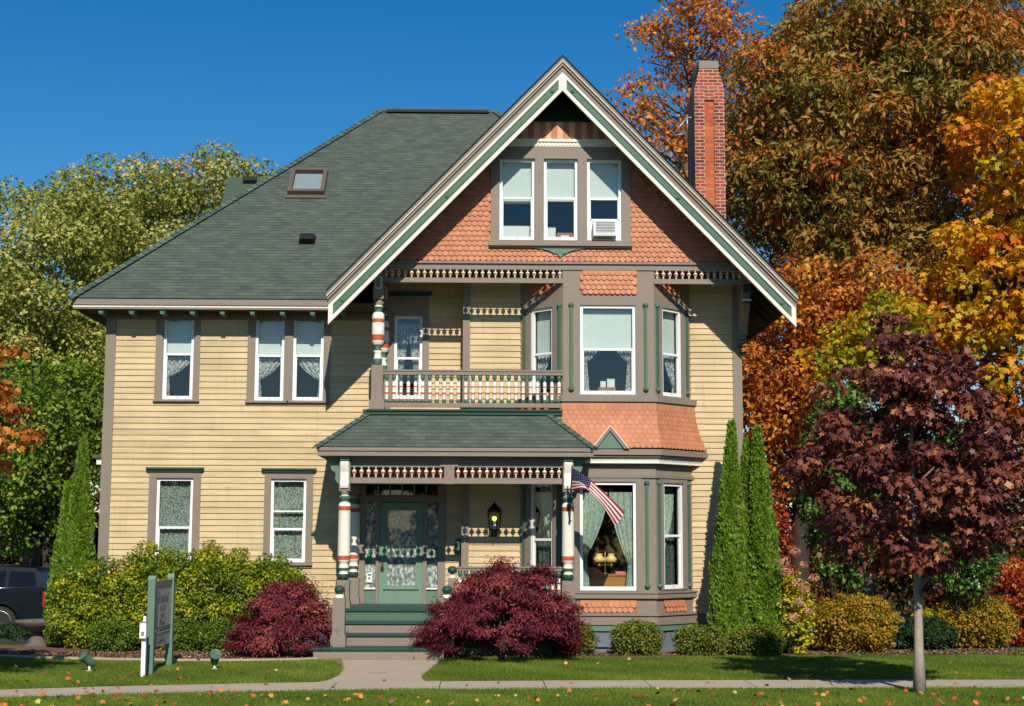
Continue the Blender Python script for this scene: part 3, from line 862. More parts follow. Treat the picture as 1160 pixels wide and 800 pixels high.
# fish scales ------------------------------------------------------------
def scale_piece(mb, fr, uc, d0, d1, zb, zt_, wd, m, flat=False):
    """one scale: top edge at zt_, depth d1 at top, d0 at its lower lip."""
    r = wd * 0.5; hh = zt_ - zb; pts = []
    arc = [(-.5, .42), (-.47, .22), (-.32, .06), (0, 0), (.32, .06), (.47, .22), (.5, .42)]
    P = [(uc + a_ * wd, zb + c_ * hh) for a_, c_ in arc] + [(uc + .5 * wd, zt_), (uc - .5 * wd, zt_)]
    tn = random.uniform(0.1, 0.9)
    def dep(zv): return d0 + (d1 - d0) * (zv - zb) / hh
    mb.poly([fr(u, dep(zv), zv) for u, zv in P], m, tn)
    L = [P[i] for i in range(7)]
    for (ua, za), (ub, zb2) in zip(L[:-1], L[1:]):               # the lip
        mb.poly([fr(ua, dep(za) - 0.014, za), fr(ub, dep(zb2) - 0.014, zb2), fr(ub, dep(zb2), zb2), fr(ua, dep(za), za)], m, tn - 0.2)

def scales(mb, fr, u0, u1, z0, z1, inside, sw=0.112, rh=0.098, dbase=0.0):
    n = int((z1 - z0) / rh) + 1
    for j in range(n):
        zb = z0 + j * rh; off = (j % 2) * 0.5 * sw
        k = int((u1 - u0) / sw) + 2
        for i in range(k):
            uc = u0 + off + i * sw
            if inside(uc, zb + rh * 0.6):
                scale_piece(mb, fr, uc, dbase + 0.038, dbase + 0.006, zb, zb + rh * 1.55, sw * 0.97, M['orange'])

def scale_panel(fr, u0, u1, z0, z1, root, frame=True):
    s = MB(); s.poly([fr(u0, 0.004, z0), fr(u1, 0.004, z0), fr(u1, 0.004, z1), fr(u0, 0.004, z1)], M['orange_under'])
    scales(s, fr, u0, u1, z0 + 0.004, z1, lambda u, z: u0 + 0.045 < u < u1 - 0.045 and z < z1 - 0.02, 0.105, 0.092)
    part(s, 'scale_panel', root)

# flared skirt
sk = MB()
prof = lambda t: 0.055 + 0.165 * (1 - t) ** 1.9                 # t: 0 bottom .. 1 top
rows = 9
for j in range(rows):
    t0, t1 = j / rows, (j + 1) / rows
    za, zb = z_sk0 + (z_sk1 - z_sk0) * t0, z_sk0 + (z_sk1 - z_sk0) * t1
    pa, pb = bay_path(prof(t0) - 0.02), bay_path(prof(t1) - 0.02)
    for i in range(3):
        sk.poly([(*pa[i], za), (*pa[i + 1], za), (*pb[i + 1], zb), (*pb[i], zb)], M['orange_under'])
    tt1 = t0 + 1.5 / rows
    for i in range(3):
        pp = bay_path(prof(t0)); (x0, y0), (x1, y1) = pp[i], pp[i + 1]
        L = math.hypot(x1 - x0, y1 - y0); fr_ = Fr(x0, y0, math.atan2(y1 - y0, x1 - x0))
        # keep the shingles on the face's true plane: offset zero here, top tucked back
        dtop = -(prof(t0) - prof(min(1, tt1))) - 0.004
        k = max(3, int(round(L / 0.112))); sw = L / k; off = 0.5 * (j % 2)
        for a_ in range(k + 1):
            uc = (a_ + off) * sw
            if uc > L + 0.001: continue
            wd = sw * 0.97
            lo, hi = max(0.0, uc - wd / 2), min(L, uc + wd / 2)
            if hi - lo < 0.02: continue
            scale_piece(sk, fr_, (lo + hi) / 2, 0.008, dtop, za, za + (z_sk1 - z_sk0) / rows * 1.5, hi - lo, M['orange'])
part(sk, 'bay_skirt_roof', house)
# little pediment on the skirt
pm = MB(); xc_ = X(691, YC - .2, 500); zb_ = zc(509); hw, hh = X(709.5, YC - .2, 500) - xc_, zc(486) - zb_
pl = lambda p, q_, a: (p, a, q_)
pm.prism([(xc_ - hw, zb_), (xc_ + hw, zb_), (xc_, zb_ + hh)], YC - 0.25, YC - 0.02, pl, M['mint'])
pm.prism([(xc_ - hw - .03, zb_), (xc_ - hw + .05, zb_), (xc_, zb_ + hh - .05), (xc_, zb_ + hh + .03)], YC - 0.285, YC - 0.02, pl, M['taupe'])
pm.prism([(xc_ + hw + .03, zb_), (xc_ + hw - .05, zb_), (xc_, zb_ + hh - .05), (xc_, zb_ + hh + .03)], YC - 0.284, YC - 0.02, pl, M['taupe'])
pm.prism([(xc_ - hw - .05, zb_), (xc_ - hw - .03, zb_), (xc_, zb_ + hh + .03), (xc_, zb_ + hh + .05)], YC - 0.30, YC - 0.02, pl, M['cream'])
pm.prism([(xc_ + hw + .05, zb_), (xc_ + hw + .03, zb_), (xc_, zb_ + hh + .03), (xc_, zb_ + hh + .05)], YC - 0.299, YC - 0.02, pl, M['cream'])
part(pm, 'pediment', house)
# scale panels in the bay faces
cx0, cx1 = X(656.6, YC, 320) - BXC0, X(722, YC, 320) - BXC0
scale_panel(FBC, cx0, cx1, zc(334), zc(306.5), house)
scale_panel(FBL, HL_u[0] - .02, HL_u[1] + .02, zc(331), zc(309), house); scale_panel(FBR, HR_u[0] - .02, HR_u[1] + .02, zc(331), zc(309), house)
scale_panel(FBC, X(657.6, YC, 690) - BXC0, X(722, YC, 690) - BXC0, zc(694.3), zc(683), house)
scale_panel(FBR, HR_l[0] - .02, HR_l[1] + .06, zc(694.3), zc(683), house); scale_panel(FBL, HL_l[0] - .05, HL_l[1] + .02, zc(694.3), zc(683), house)
# bay windows
tcas = lambda c: (0.10, 0.10, 0.09, 0.03)
bw_u = window(FBC, HOLE['bcu'], (0.13, 0.13, 0.13, 0.02), proud=0.018, rail=0.505, sill=False, cover=[('blind', 0.47), ('tie_left', 0.52, 0.36, 0.3, 'sheer'), ('tie_right', 0.52, 0.36, 0.3, 'sheer')])
window(FBL, HL_u, (0.12, 0.12, 0.13, 0.02), proud=0.018, rail=0.48, sill=False, cover=[('blind', 0.50), ('tie_left', 0.5, 0.15, 0.7, 'sheer')])
window(FBR, HR_u, (0.12, 0.12, 0.13, 0.02), proud=0.018, rail=0.48, sill=False, cover=[('blind', 0.50), ('tie_right', 0.5, 0.08, 0.6, 'sheer')])
window(FBC, HOLE['bcl'], (0.11, 0.11, 0.09, 0.015), proud=0.018, rail=0, sill=False, cover=[('tie_left', 0.93, 0.30, 0.50, 'drape'), ('tie_right', 0.93, 0.22, 0.46, 'drape')])
window(FBL, HL_l, (0.12, 0.12, 0.09, 0.02), proud=0.018, rail=0.46, sill=False, cover=[('tie_right', 0.98, 0.3, 0.9, 'drape'), ('lace', 'lace_dim')])
window(FBR, HR_l, (0.12, 0.12, 0.09, 0.02), proud=0.018, rail=0.50, sill=False, cover=[('tie_left', 0.92, 0.26, 0.95, 'drape'), ('lace', 'lace_dim')])
# green half-round strips
def strip(fr, u, z0, z1):
    s = MB(); s.box(fr, u - 0.030, u + 0.030, 0.0, 0.030, z0 + .06, z1 - .06, M['green']); s.box(fr, u - 0.016, u + 0.016, 0.030, 0.044, z0 + .06, z1 - .06, M['green'])
    for zz in (z0 + .05, z1 - .05):
        ax = Matrix.Translation(Vector(fr(u, 0, zz))) @ Matrix(((fr.U[0], 0, fr.Nn[0], 0), (fr.U[1], 0, fr.Nn[1], 0), (0, 1, 0, 0), (0, 0, 0, 1)))
        s.lathe(0, 0, [(0, 0.052), (0.03, 0.052), (0.045, 0.035), (0.06, 0.028), (0.068, 0.0)], M['green'], 14, ax)
    part(s, 'corner_strip', house)
for px in (647, 731.5):
    strip(FBC, X(px, YC, 400) - BXC0, zc(444), zc(343)); strip(FBC, X(px, YC, 400) - BXC0, zc(667), zc(544))
for fr_ in (FBR, FBL):
    for f_ in ((0.075, 0.875) if fr_ is FBR else (0.93, 0.13)):
        strip(fr_, bay_len * f_, zc(444), zc(343)); strip(fr_, bay_len * f_, zc(667), zc(544))

# --- gable ----------------------------------------------------------------
XG = X(637.3, YR, 66); ZG = Z(64.5, YR, 637)
XT = (X(902, YR, 333) - X(373, YR, 326)) / 2; ZT = (Z(326, YR, 373) + Z(333, YR, 902)) / 2
SL = (ZG - ZT) / XT
def rake_poly(s, v0, v1, t0=0.0, t1=None):
    t1 = XT if t1 is None else t1
    return [(XG + s * t0, ZG - SL * t0 - v0), (XG + s * t1, ZG - SL * t1 - v0), (XG + s * t1, ZG - SL * t1 - v1), (XG + s * t0, ZG - SL * t0 - v1)]
ppl = lambda p, q_, a: (p, a, q_)
layers = [(0.0, 0.028, 0.105, 'shingle_edge'), (0.028, 0.098, 0.09, 'taupe'), (0.098, 0.116, 0.0895, 'cream'), (0.116, 0.190, 0.055, 'taupe'), (0.190, 0.212, 0.030, 'soffit'), (0.212, 0.295, 0.022, 'taupe')]
for s in (-1, 1):
    r_ = MB()
    for v0, v1, dd, mm in layers:
        r_.prism(rake_poly(s, v0, v1 + (0.0 if mm != 'taupe' else 0.0), 0.0, XT + dd * 0.35), YR - dd - (0.0007 if s > 0 else 0), YR + 0.06, ppl, M[mm])
    part(r_, 'rake_moulding', house)
    r_ = MB(); e_ = 0.0007 if s > 0 else 0
    r_.prism(rake_poly(s, 0.295, 0.372), YR - 0.012 - e_, YR + 0.06, ppl, M['cream'])
    r_.prism(rake_poly(s, 0.372, 0.575, 0.075, XT - 0.085), YR + 0.016, YR + 0.06, ppl, M['green'])
    r_.prism(rake_poly(s, 0.415, 0.530, 0.14, XT - 0.15), YR + 0.004, YR + 0.017, ppl, M['green'])
    r_.prism(rake_poly(s, 0.575, 0.665), YR - 0.012 - e_, YR + 0.06, ppl, M['cream'])
    r_.prism(rake_poly(s, 0.372, 0.575, 0.0, 0.075), YR - 0.010 - e_, YR + 0.06, ppl, M['cream'])
    r_.prism(rake_poly(s, 0.372, 0.575, XT - 0.085, XT), YR - 0.010 - e_, YR + 0.06, ppl, M['cream'])
    for tt in (0.20, XT * 0.5, XT - 0.26):
        ctr = Vector((XG + s * tt, YR - 0.0, ZG - SL * tt - 0.472))
        ax = Matrix.Translation(ctr) @ Matrix.Rotation(PI / 2, 4, 'X')
        r_.lathe(0, 0, [(0, 0.035), (0.012, 0.03), (0.02, 0.0)], M['green'], 10, ax)
    part(r_, 'bargeboard', house)
# gable roof
PM = (ZE + 0.0)
RYB = 5.55; ZRG = Z(124.5, RYB, 500)     # main ridge
PT = (ZRG - ZE) / (RYB + 0.17)           # front pitch
yv = (ZG - ZE) / PT - 0.17               # where the gable ridge meets the main slope
gr = MB()
def slope_uv(pts, o, ud, vd):
    return [((Vector(p) - Vector(o)).dot(ud), (Vector(p) - Vector(o)).dot(vd)) for p in pts]
for s in (-1, 1):
    def P_(t, y, dz=0.0): return (XG + s * t, y, ZG - SL * t + dz)
    te = XT + 0.03
    pts = [P_(0, YR - 0.10, .012), P_(te, YR - 0.10, .012), P_(te, 0.3 if s < 0 else 9.0, .012), P_(0, yv + 0.35 if s < 0 else yv + 0.4, .012)]
    vd = Vector((-s, 0, SL)).normalized(); ud = Vector((0, 1, 0))
    gr.poly(pts, M['shingle'], uv=slope_uv(pts, pts[1], ud, vd))
    lo = [(x, y, z - 0.20) for x, y, z in pts]; lo[0] = P_(0, YR + 0.05, -.2); lo[1] = P_(te, YR + 0.05, -.2)
    gr.poly(lo, M['soffit'])
    gr.poly([pts[1], pts[2], lo[2], lo[1]], M['taupe'])
part(gr, 'gable_roof', house)
# rafters tails under the right overhang
ra = MB()
for k in range(5):
    y = -1.0 + k * 0.55
    ra.prism(rake_poly(1, 0.205, 0.30, 3.45, XT - 0.02), y, y + 0.06, ppl, M['soffit'])
part(ra, 'rafter', house)

# gable field
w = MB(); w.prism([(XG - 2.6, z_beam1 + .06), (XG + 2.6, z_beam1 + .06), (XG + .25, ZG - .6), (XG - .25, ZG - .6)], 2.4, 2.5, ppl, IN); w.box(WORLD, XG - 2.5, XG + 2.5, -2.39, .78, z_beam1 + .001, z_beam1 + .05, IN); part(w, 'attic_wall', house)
z_in = lambda x: ZG - SL * abs(x - XG) - 0.20
GW = {'a': (566, 605.7, 181, 273), 'b': (616, 654.5, 181, 273), 'c': (665, 704, 181, 273)}
gh = []
for k_, (a_, b_, c_, d_) in GW.items():
    h = (X(a_, YC, 227), X(b_, YC, 227), zc(d_ - 0), zc(c_)); HOLE['g' + k_] = h; gh.append(h)
gx0, gx1 = X(556, YC, 227), X(714, YC, 227); gz0, gz1 = zc(280), zc(169.5)
zcor0, zcor1 = zc(167.5), zc(159.5)
gf = MB()
# backing wall with openings
t_in = lambda z: (ZG - 0.20 - z) / SL
us = sorted([h[k] for h in gh for k in (0, 1)])
def field_poly(zlo, zhi, xa, xb, m, d):
    # quad strip clipped to the triangle
    pts = []
    l0, l1 = max(xa, XG - t_in(zlo)), min(xb, XG + t_in(zlo)); h0, h1 = max(xa, XG - t_in(zhi)), min(xb, XG + t_in(zhi))
    if l1 <= l0: return
    gf.poly([FC(l0, d, zlo), FC(l1, d, zlo), FC(max(h1, h0), d, zhi), FC(h0, d, zhi)], m)
zst = [z_beam1 - 0.03, HOLE['ga'][2], HOLE['ga'][3], ZG - 0.25]
field_poly(zst[0], zst[1], -99, 99, M['orange_under'], 0.0); 
NST = 30
for i in range(NST):      # around the windows, fine strips so that the sloping edge is followed
    a_ = zst[1] + (zst[2] - zst[1]) * i / NST; b_ = zst[1] + (zst[2] - zst[1]) * (i + 1) / NST
    xs = [-99, us[0], us[1], us[2], us[3], us[4], us[5], 99]
    for xa, xb in ((-99, us[0]), (us[1], us[2]), (us[3], us[4]), (us[5], 99)):
        field_poly(a_, b_, xa, xb, M['orange_under'], 0.0)
field_poly(zst[2], zst[3], -99, 99, M['orange_under'], 0.0)
reveals(gf, FC, gh, M['taupe'], 0.0, 0.16)
def in_field(u, z):
    if z > zcor0: return False
    if abs(u - XG) > t_in(z) - 0.02: return False
    if gx0 - 0.0 < u < gx1 + 0.0 and gz0 < z < zcor1: return False
    return True
scales(gf, FC, XG - 4.3, XG + 4.3, z_beam1 + 0.005, zcor0, in_field)
part(gf, 'gable_wall', house)
gt = MB()
bw_ = 0.115; x_ = XG - 1.45; k = 0
zb1 = zc(139)
while x_ < XG + 1.4:                                    # vertical striped boards
    tmax = t_in(zcor1)
    za = zcor1; zh = min(zb1, ZG - SL * (min(abs(x_ - XG), abs(x_ + bw_ - XG))) - 0.2)
    if zh > za + 0.03:
        gt.box(FC, x_, x_ + bw_ - 0.004, 0.002, 0.022 + 0.006 * (k % 2), za, zh, M['orange'] if k % 2 else M['peach'], 0.35)
    x_ += bw_; k += 1
part(gt, 'gable_board', house)
gt = MB()
for i in range(9):                                      # louvre at the peak
    za = zb1 + i * 0.07; tw = (ZG - 0.35 - za) / SL - 0.10
    if tw < 0.05: break
    gt.prism([(0.0, za), (0.06, za + 0.0), (0.02, za + 0.06), (0.0, za + 0.06)], XG - tw, XG + tw, lambda p, q_, a: FC(a, p, q_), M['dgreen'])
part(gt, 'gable_louvre', house)
gt = MB(); tw = t_in(zcor0) - 0.03
gt.box(FC, XG - tw, XG + tw, 0.0, 0.065, zcor0, zcor0 + (zcor1 - zcor0) * .62, M['cream']); gt.box(FC, XG - tw + .06, XG + tw - .06, 0.0, 0.10, zcor0 + (zcor1 - zcor0) * .63, zcor1, M['cream'])
k = int(2 * tw / 0.07)
for i in range(k):
    u = XG - tw + (i + .3) * 2 * tw / k
    gt.box(FC, u, u + 0.035, 0.0655, 0.08, zcor0 + (zcor1 - zcor0) * .2, zcor0 + (zcor1 - zcor0) * .6, M['cream'])
part(gt, 'dentil_cornice', house)
gt = MB()          # triple casing
gt.box(FC, gx0, HOLE['ga'][0], 0.0, 0.05, gz0, zcor0 - .002, M['taupe']); gt.box(FC, HOLE['gc'][1], gx1, 0.0, 0.05, gz0, zcor0 - .002, M['taupe'])
gt.box(FC, HOLE['ga'][1], HOLE['gb'][0], 0.0, 0.056, gz0, zcor0 - .002, M['taupe']); gt.box(FC, HOLE['gb'][1], HOLE['gc'][0], 0.0, 0.056, gz0, zcor0 - .002, M['taupe'])
for k_ in ('ga', 'gb', 'gc'):
    h = HOLE[k_]; gt.box(FC, h[0], h[1], 0.0, 0.05 if k_ != 'gb' else 0.0555, h[3], zcor0 - .002, M['taupe']); gt.box(FC, h[0], h[1], 0.0, 0.05, gz0, h[2], M['taupe'])
gt.box(FC, gx0 - 0.03, gx1 + 0.03, 0.0565, 0.11, gz0, gz0 + 0.09, M['taupe']); gt.box(FC, gx0 - 0.02, gx1 + 0.02, 0.0, 0.08, gz0 - 0.03, gz0 - 0.001, M['soffit'])
part(gt, 'window_casing', house)
window(FC, HOLE['ga'], no_case=True, rail=0.52, cover=[('blind', 0.52), ])
window(FC, HOLE['gb'], no_case=True, rail=0.52, cover=[('blind', 0.49)])
wc_ = window(FC, HOLE['gc'], no_case=True, rail=0.52, cover=[('blind', 0.47)])
# scroll-cut apron below the gable window
zz0 = zc(281.5); xm = X(634.5, YC, 285); ap = []
for u, v in ((-.52, 0), (-.46, -.02), (-.34, -.035), (-.22, -.06), (-.13, -.11), (-.09, -.125), (-.07, -.115), (-.04, -.15), (0, -.205), (.04, -.15), (.07, -.115), (.09, -.125), (.13, -.11), (.22, -.06), (.34, -.035), (.46, -.02), (.52, 0)):
    ap.append((xm + u, zz0 + v))
gt = MB(); gt.prism(ap, YC - 0.06, YC - 0.034, ppl, M['mint']); part(gt, 'apron_bracket', house)

# --- beam, friezes and brackets under the gable ---------------------------
xbl, xbr = X(424, YC, 310), X(843, YC, 310)
bm = MB()
bm.box(FC, xbl - .02, BXC0 - 0.001, -0.16, 0.022, z_beam0, z_beam1, M['taupe']); bm.box(FC, BXC0, BXC1, -0.001, 0.024, z_beam0, z_beam1, M['taupe']); bm.box(FC, BXC1 + 0.001, xbr + .06, -0.16, 0.022, z_beam0, z_beam1, M['taupe'])
bm.box(FC, xbl - .04, xbr + .08, 0.0245, 0.06, z_beam1 - 0.045, z_beam1 - 0.001, M['taupe'])
bm.box(WORLD, xbl - .02, xbl + .14, -YA, -YC - 0.17, z_beam0, z_beam1, M['taupe']); bm.box(WORLD, xbr - .10, xbr + .06, -YB + .0, -YC - 0.17, z_beam0, z_beam1, M['taupe'])
part(bm, 'gable_beam', house)
cl = MB(); cl.box(WORLD, xbl - 0.02, xbr + .06, -YA, -YC - .165, z_beam1 - 0.03, z_beam1 - 0.0, M['ceiling']); part(cl, 'balcony_ceiling', house)

def turned(z0, z1, spec):
    """spec: list of (fraction, radius, mat) -> lathe profile/material lists"""
    prof = [(z0 + (z1 - z0) * f, r) for f, r, m in spec]; mats = [M[m] for f, r, m in spec[1:]]
    return prof, mats
SPIN = [(0, .012, 'cream'), (.08, .016, 'cream'), (.12, .012, 'green'), (.28, .015, 'cream'), (.40, .040, 'cream'), (.46, .042, 'rust'), (.58, .042, 'rust'), (.64, .038, 'cream'), (.78, .014, 'cream'), (.88, .012, 'green'), (.92, .015, 'cream'), (1, .014, 'cream')]
def frieze(name, fr, u0, u1, d, zb0, zb1, zs1, n, thick=0.04, top=None):
    """lower rail zb0..zb1, spindles up to zs1"""
    f = MB(); f.box(fr, u0, u1, d - thick, d, zb0, zb1, M['taupe']); f.box(fr, u0, u1, d + .0005, d + .010, zb0, zb0 + (zb1 - zb0) * .3, M['taupe'])
    fo = part(f, name, house)
    proto = None
    for i in range(n):
        c = fr(u0 + (i + .5) * (u1 - u0) / n, d - thick / 2, 0)
        if proto is None:
            s = MB(); pr, mt = turned(0, zs1 - zb1, SPIN); s.lathe(0, 0, pr, mt, 12); proto = s.build('spindle'); o = proto; o.parent = fo
        else:
            o = copy_of(proto, fo, (0, 0, 0))
        o.location = Vector((c[0], c[1], zb1)) - house.location - fo.location
    return fo
zfr0, zfr1 = zc(321.5), zc(316)
frieze('spindle_frieze', FC, xbl + 0.16, BXC0 + 0.0, 0.02, zfr0, zfr1, z_beam0 - 0.001, 28)
frieze('spindle_frieze', FC, BXC1, xbr - 0.02, 0.02, zfr0, zfr1, z_beam0 - 0.001, 14)

# large scroll bracket at the right-hand corner
def scroll(mb, x0, x1, ztop, prof, m, ybase):
    mb.prism(prof, x0, x1, lambda p, q_, a: (a, ybase - p, ztop - q_), m)
br_ = MB(); xa, xb = XR - 0.04, XR + 0.10
zt1 = z_beam0 + 0.06
prof = [(0.0, 0.0), (.94, 0.0), (.96, .07), (.94, .15), (.86, .23), (.82, .27), (.82, .30), (.70, .31), (.70, .46), (.60, .48), (.58, .53), (.62, .60), (.60, .70), (.50, .80), (.36, .98), (.28, 1.10), (.24, 1.16), (.24, 1.22), (.10, 1.24), (.10, 1.36), (0.0, 1.38)]
scroll(br_, xa, xb, zt1, prof, M['taupe'], YB - 0.045)
br_.box(FB, xa - .01, xb + .01, 0.74, 0.755, zt1 - .46, zt1 - .31, M['dgreen'])
for zz, dd in ((1.19, .27), (1.30, .13), (1.42, .07), (1.54, .07)):
    br_.box(FB, xa - .012, xb + .012, .043, dd + .045, zt1 - zz - .03, zt1 - zz, M['dgreen'] if dd < .2 else M['mint'])
br_.box(FB, xa - .014, xb + .014, .60, .70, zt1 - .62, zt1 - .585, M['cream']); br_.box(FB, xa - .012, xb + .012, .60, .705, zt1 - .66, zt1 - .63, M['dgreen'])
part(br_, 'corner_bracket', house)

# --- balcony ---------------------------------------------------------------
xpost = X(428, YC, 400); zrailT = zc(421.5); zr0 = zc(426); zb1_ = zc(457.5); zb0_ = zc(462.5); zdeck = zc(466.5)
dk = MB(); dk.box(WORLD, xpost - .13, BXC0 - .02, -YA - 0.03 + .0, -YC + 0.09, zdeck - .16, zdeck, M['taupe']); part(dk, 'balcony_deck', house)
POST_U = [(0, .070, 'green'), (.03, .085, 'green'), (.10, .088, 'green'), (.13, .068, 'cream'), (.19, .066, 'cream'), (.22, .088, 'cream'), (.24, .07, 'dgreen'), (.27, .055, 'green'), (.31, .09, 'green'), (.35, .112, 'cream'), (.37, .118, 'cream'), (.405, .118, 'rust'), (.46, .118, 'rust'), (.47, .120, 'cream'), (.64, .120, 'cream'), (.645, .118, 'rust'), (.70, .118, 'rust'), (.71, .118, 'cream'), (.77, .112, 'cream'), (.80, .085, 'cream'), (.83, .06, 'green'), (.86, .09, 'green'), (.885, .092, 'dgreen'), (.91, .07, 'cream'), (.94, .11, 'taupe'), (1, .075, 'taupe')]
def post_upper(x, y, half=False):
    p = MB()
    p.box(Fr(0, y, 0), x - .145, x + .145, -.145, .145, zdeck - .02, zc(455), M['taupe']); p.box(Fr(0, y, 0), x - .11, x + .11, -.11, .11, zc(455), zc(415.5), M['taupe'])
    z0, z1 = zc(415.5), zc(341)
    pr, mt = turned(z0, z1, POST_U); p.lathe(x, y, pr, mt, 20)
    p.box(Fr(0, y, 0), x - .10, x + .10, -.10, .10, z1, z_beam0 - .002, M['taupe'])
    p.box(Fr(0, y, 0), x - .065, x + .065, .1005, .118, zc(330), zc(316), M['cream']); p.box(Fr(0, y, 0), x - .045, x + .045, .1185, .125, zc(328.5), zc(317.5), M['taupe'])
    return part(p, 'balcony_post', house)
post_upper(xpost, YC); post_upper(xpost + .02, YA - 0.10)
BAL = [(0, .040, 'green'), (.13, .040, 'green'), (.135, .022, 'cream'), (.18, .036, 'cream'), (.24, .030, 'cream'), (.30, .040, 'cream'), (.345, .040, 'rust'), (.375, .040, 'rust'), (.40, .03, 'cream'), (.47, .030, 'cream'), (.55, .040, 'cream'), (.575, .04, 'rust'), (.605, .04, 'rust'), (.63, .03, 'cream'), (.72, .036, 'cream'), (.77, .018, 'cream'), (.82, .022, 'green'), (.87, .04, 'green'), (1, .04, 'green')]
def balustrade(fr, u0, u1, z0a, z0b, z1a, z1b, n, name='balustrade'):
    f = MB(); f.box(fr, u0, u1, -.045, .045, z0a, z0b, M['taupe']); f.box(fr, u0, u1, -.05, .05, z1a, z1b - .03, M['taupe']); f.box(fr, u0, u1, -.065, .065, z1b - .03, z1b, M['taupe'])
    fo = part(f, name, house); proto = None
    for i in range(n):
        c = fr(u0 + (i + .5) * (u1 - u0) / n, 0, 0)
        if proto is None:
            s = MB(); pr, mt = turned(0, z1a - z0b, BAL); s.lathe(0, 0, pr, mt, 10); proto = s.build('baluster'); o = proto; o.parent = fo
        else: o = copy_of(proto, fo, (0, 0, 0))
        o.location = Vector((c[0], c[1], z0b)) - house.location - fo.location
    return fo
balustrade(FC, xpost + .11, BXC0 - .01, zb0_, zb1_, zr0, zrailT + 0.02, 25)
balustrade(Fr(xpost, YC + .14, PI / 2), 0.0, YA - YC - .30, zb0_, zb1_, zr0, zrailT + 0.02, 7)

# --- porch -------------------------------------------------------------------
YE = -1.65
z_pt, z_pe = zc(469.5), Z(506.5, YE, 515)
xtl, xtr = X(417, YC, 469), X(622, YC, 469); xel, xer = X(358, YE, 506), X(673.5, YE, 504)
pr_ = MB()
pts = [(xel, YE, z_pe), (xer, YE, z_pe), (xtr, YC - .05, z_pt), (xtl, YC - .05, z_pt)]
vd = Vector((0, YC - .05 - YE, z_pt - z_pe)).normalized()
pr_.poly(pts, M['shingle'], uv=slope_uv(pts, pts[0], Vector((1, 0, 0)), vd))
ptl = [(xel, YA - .03, z_pe), (xel, YE, z_pe), (xtl, YC - .05, z_pt), (xtl, YA - .03, z_pt)]
vdl = Vector((xtl - xel, 0, z_pt - z_pe)).normalized(); pr_.poly(ptl, M['shingle'], uv=slope_uv(ptl, ptl[1], Vector((0, -1, 0)), vdl))
ptr = [(xer, YE, z_pe), (xer, YC + .25, z_pe), (xtr, YC + .25, z_pt), (xtr, YC - .05, z_pt)]
vdr = Vector((xtr - xer, 0, z_pt - z_pe)).normalized(); pr_.poly(ptr, M['shingle'], uv=slope_uv(ptr, ptr[0], Vector((0, 1, 0)), vdr))
pr_.poly([(xtl, YC - .05, z_pt), (xtr, YC - .05, z_pt), (xtr, YC + .3, z_pt), (xtl, YA - .03, z_pt)], M['shingle_edge'])
po = part(pr_, 'porch_roof', house)
def hipcap(mb, a, b2, w=0.12, seglen=0.14, lift=0.02):
    a = Vector(a); b2 = Vector(b2); L = (b2 - a).length; d = (b2 - a).normalized(); n = int(L / seglen)
    s = d.cross(Vector((0, 0, 1))).normalized()
    for i in range(n):
        p0 = a + d * (i * L / n - .02); p1 = a + d * ((i + 1) * L / n); up = Vector((0, 0, 1))
        l0, l1 = lift + .022, lift + .002
        dn = w * 0.55
        A = [p0 + s * w - up * (dn - l0), p0 + up * l0, p0 - s * w - up * (dn - l0)]; B = [p1 + s * w - up * (dn - l1), p1 + up * l1, p1 - s * w - up * (dn - l1)]
        tn = random.random()
        mb.poly([A[0], A[1], B[1], B[0]], M['hipcap'], tn); mb.poly([A[1], A[2], B[2], B[1]], M['hipcap'], tn)
        mb.poly([A[0] - up * .03, A[1] - up * .03, A[1], A[0]], M['shingle_edge']); mb.poly([A[1] - up * .03, A[2] - up * .03, A[2], A[1]], M['shingle_edge'])
m, t, b = new_mat('hip_cap_shingles'); at = N(t, 'ShaderNodeAttribute', attribute_name='tint'); n1 = noise(t, coords(t), 70, 3)
c = mixc(t, at.outputs['Fac'], S(64, 82, 74), S(92, 108, 94)); c = mixc(t, 1.0, c, ramp(t, n1, [(0.3, (0.75, 0.75, 0.75, 1)), (0.7, (1.2, 1.2, 1.2, 1))]), 'MULTIPLY')
t.links.new(c, b.inputs['Base Color']); b.inputs['Roughness'].default_value = 0.9; b.inputs['Specular IOR Level'].default_value = .15; M['hipcap'] = m
hc = MB(); hipcap(hc, (xel, YE, z_pe), (xtl, YC - .05, z_pt), .09); part(hc, 'hip_cap', po); hc = MB(); hipcap(hc, (xer, YE, z_pe), (xtr, YC - .05, z_pt), .09); part(hc, 'hip_cap', po)
cr = MB()
cr.box(FC, xtl - .06, BXC0 - .02, .04, .13, z_pt - .03, z_pt + .035, M['dgreen']); cr.box(FC, xtl - .03, BXC0 - .02, .04, .16, z_pt + .036, z_pt + .07, M['dgreen']); cr.box(WORLD, xtl - .10, xtl - .02, -YA + .03, -YC + .03, z_pt - .03, z_pt + .07, M['dgreen'])
part(cr, 'crest_moulding', house)
xpl, xpr = X(390, YP, 600), X(643.5, YP, 600)
z_pf0 = Z(516.8, YE, 515); FE = Fr(0, YE, 0)
ea = MB()
ea.box(FE, xel + .03, xer - .02, -.05, -.012, z_pf0, z_pe - .015, M['taupe']); ea.box(FE, xel + .01, xer - .005, -.05, .012, z_pe - .075, z_pe - .012, M['taupe'])
ea.box(WORLD, xel + .03, xel + .068, -YA + .03, -YE - .051, z_pf0, z_pe - .015, M['taupe']); ea.box(WORLD, xer - .058, xer - .02, -YC - .2, -YE - .051, z_pf0, z_pe - .015, M['taupe'])
ea.box(WORLD, xel + .069, xer - .06, -YA + .03, -YE - .0515, z_pf0 + .02, z_pf0 + .04, M['ceiling'])
part(ea, 'porch_eave', house)
